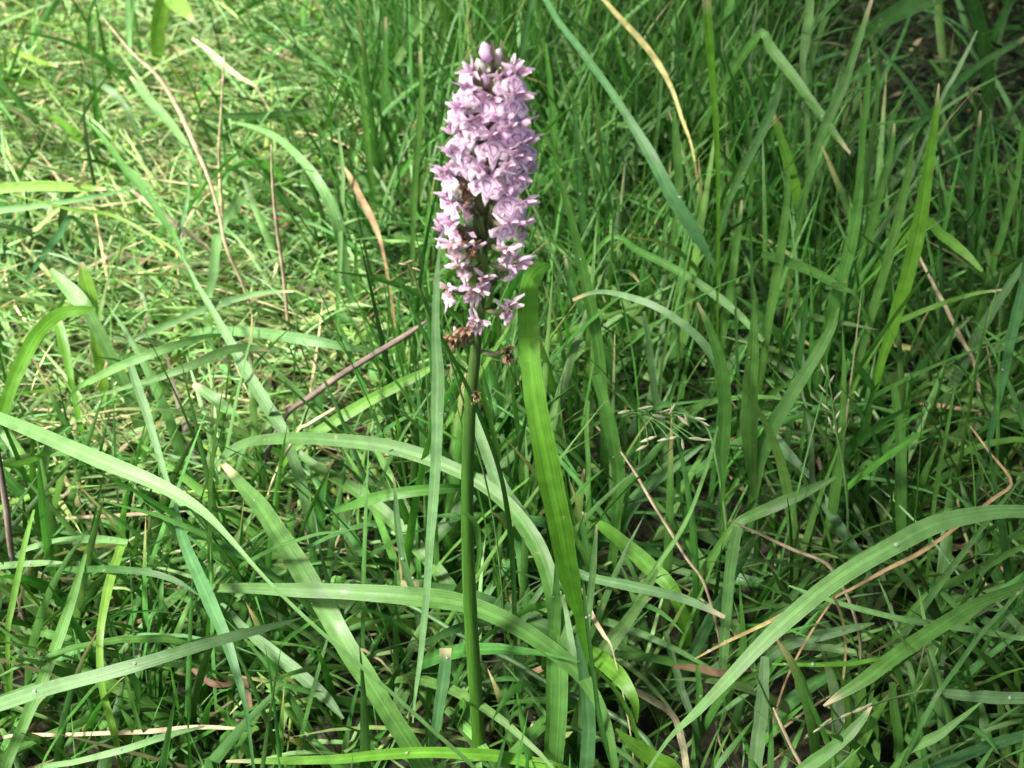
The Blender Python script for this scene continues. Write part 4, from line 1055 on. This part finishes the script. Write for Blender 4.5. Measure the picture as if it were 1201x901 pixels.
# dead thatch under everything
blades('dry_straw_litter', 1300, (-1.5, .4, .1, 2.4), U(.03, .14), U(.0010, .0030), U(-.05, .4), U(-.2, .5),
       lambda x, y, r, n, s: (np.array([.36, .33, .18])[None] * (1 + r.normal(0, .25, n).clip(-.6, .6))[:, None] * (1 + r.normal(0, .06, (n, 3))))[:, None, :] * np.ones((1, len(s), 1)),
       M_THATCH, 41, seg=5, zoff=lambda x, y, r: r.uniform(.01, .05, len(x)), keep=.2, density=lambda x, y: inview(x, y) * left_zone(x, y))
blades('dead_grass_litter', 6500, AREA, U(.03, .13), U(.0015, .005), U(-.05, .35), U(-.2, .5),
       lambda x, y, r, n, s: (np.array([.26, .215, .12])[None] * (1 + r.normal(0, .35, n).clip(-.7, .8))[:, None] * (1 + r.normal(0, .12, (n, 3))))[:, None, :] * np.ones((1, len(s), 1)),
       M_THATCH, 21, seg=5, zoff=lambda x, y, r: r.uniform(0, .015, len(x)), keep=.3,
       density=lambda x, y: inview(x, y) * (.12 + .88 * left_zone(x, y)) * (1 - .8 * hollow(x, y)))
# matted short grass on the left
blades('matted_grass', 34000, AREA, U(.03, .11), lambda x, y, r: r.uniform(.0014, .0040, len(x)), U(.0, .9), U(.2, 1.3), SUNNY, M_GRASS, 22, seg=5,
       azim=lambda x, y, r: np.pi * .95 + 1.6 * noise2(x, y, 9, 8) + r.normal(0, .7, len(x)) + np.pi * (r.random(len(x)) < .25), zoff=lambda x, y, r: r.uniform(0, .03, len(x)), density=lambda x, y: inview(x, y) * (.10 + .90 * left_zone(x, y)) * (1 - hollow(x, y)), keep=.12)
# small leafy herbs between the grass on the left and, darkened to stand for shade, in the hollows
blades('low_herb_leaves', 17000, AREA, U(.006, .016), U(.003, .007), U(-.2, .9), U(-.4, .9), greens((.14, .27, .06), var=.3, dry=.03, base2=(.21, .34, .12)), M_BROAD, 23, seg=3, fine=True,
       zoff=lambda x, y, r: r.uniform(.003, .05, len(x)), keep=.15,
       density=lambda x, y: inview(x, y) * (1 - hollow(x, y)) * np.clip(.14 + .9 * left_zone(x, y) * (noise2(x, y, 30, 5) > -.25) + .35 * (noise2(x, y, 22, 6) > .25), 0, 1))
blades('shade_coloured_herb_leaves', 5200, (-.1, 1.2, -.1, 1.5), lambda x, y, r: r.uniform(.012, .034, len(x)), lambda x, y, r: r.uniform(.004, .010, len(x)), U(-.2, .6), U(-.3, .9), greens((.016, .045, .010), var=.35, dry=.04, base2=(.024, .06, .014)), M_BROAD, 33, seg=4, fine=True,
       zoff=lambda x, y, r: r.uniform(.003, .05, len(x)), keep=.1, density=lambda x, y: hollow(x, y) * np.where(y > .5, 1, .35))  # near-black leaf colour carries the shade of the hollows
# standing and leaning grass of the middle and right
def tall_len(x, y, r): return r.uniform(.08, .24, len(x)) * np.where(y < .05, .62, 1.0) * (1 - .25 * left_zone(x, y)) * (1 + .25 * np.clip((y - .3) / .5, 0, 1)) * (1 - .5 * np.clip((x - .22) / .1, 0, 1) * np.clip((y - .42) / .15, 0, 1))
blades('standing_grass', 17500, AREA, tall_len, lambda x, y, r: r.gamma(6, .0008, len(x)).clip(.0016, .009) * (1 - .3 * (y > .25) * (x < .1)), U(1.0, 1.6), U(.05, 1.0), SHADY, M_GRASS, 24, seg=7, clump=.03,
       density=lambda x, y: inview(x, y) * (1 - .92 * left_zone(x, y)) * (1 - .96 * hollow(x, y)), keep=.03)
# broad leaning blades low down everywhere
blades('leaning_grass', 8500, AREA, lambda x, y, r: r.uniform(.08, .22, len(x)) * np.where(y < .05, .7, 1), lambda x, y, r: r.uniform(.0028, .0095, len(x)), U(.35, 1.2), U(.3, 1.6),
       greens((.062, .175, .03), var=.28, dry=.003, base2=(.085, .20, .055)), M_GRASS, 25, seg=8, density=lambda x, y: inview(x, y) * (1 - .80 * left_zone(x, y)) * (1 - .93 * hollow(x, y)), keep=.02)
blades('leaning_grass', 5200, AREA, U(.08, .20), U(.002, .0058), U(.1, .9), U(.3, 1.4), greens((.16, .28, .05), var=.22, dry=.06, base2=(.21, .32, .11)), M_GRASS, 26, seg=8, density=lambda x, y: inview(x, y) * left_zone(x, y), keep=.03)  # left-hand copy, sunlit brightness put into its green
# grass beyond the part the photograph shows
blades('far_meadow_grass', 7000, (-4, 4, -2.5, 5), U(.08, .24), U(.005, .012), U(.8, 1.5), U(.2, 1.3), greens((.08, .18, .035), dry=.05), M_GRASS, 27, seg=4,
       density=lambda x, y: np.where((np.abs(x) < 1.4) & (y > -.35) & (y < 2.3), 0, np.where((np.abs(x) < .6) & (y < -.3) & (y > -1.0), .0, 1)), keep=1)

# dew
def sphere_mesh(c, r, nu=8, nv=5):
    th = np.linspace(0, 2*np.pi, nu, endpoint=False); ph = np.linspace(.12, np.pi - .12, nv)
    V = c + r * np.stack([np.sin(ph)[:, None] * np.cos(th)[None], np.sin(ph)[:, None] * np.sin(th)[None], (np.cos(ph)[:, None] * np.ones(nu)[None]) * .85], -1).reshape(-1, 3)
    i = np.arange(nv - 1)[:, None] * nu; j = np.arange(nu)[None]; j2 = (j + 1) % nu
    return V, np.stack([i + j, i + nu + j, i + nu + j2, i + j2], -1).reshape(-1, 4)
Vs, Qs, off = [], [], 0
r = np.random.default_rng(5)
for C, W in HERO[:-1]:
    if W.max() < .002: continue
    for _ in range(r.poisson(.8)):
        i = r.integers(3, len(C) - 1)
        V, Q = sphere_mesh(C[i] + np.array([r.normal(0, 1) * W[i] * .25, 0, .0006]), r.uniform(.0004, .0009) * (1.6 if r.random() < .15 else 1))
        Vs.append(V); Qs.append(Q + off); off += len(V)
tag(mesh_obj('dew', np.concatenate(Vs), np.concatenate(Qs), M_DEW), kind='stuff')
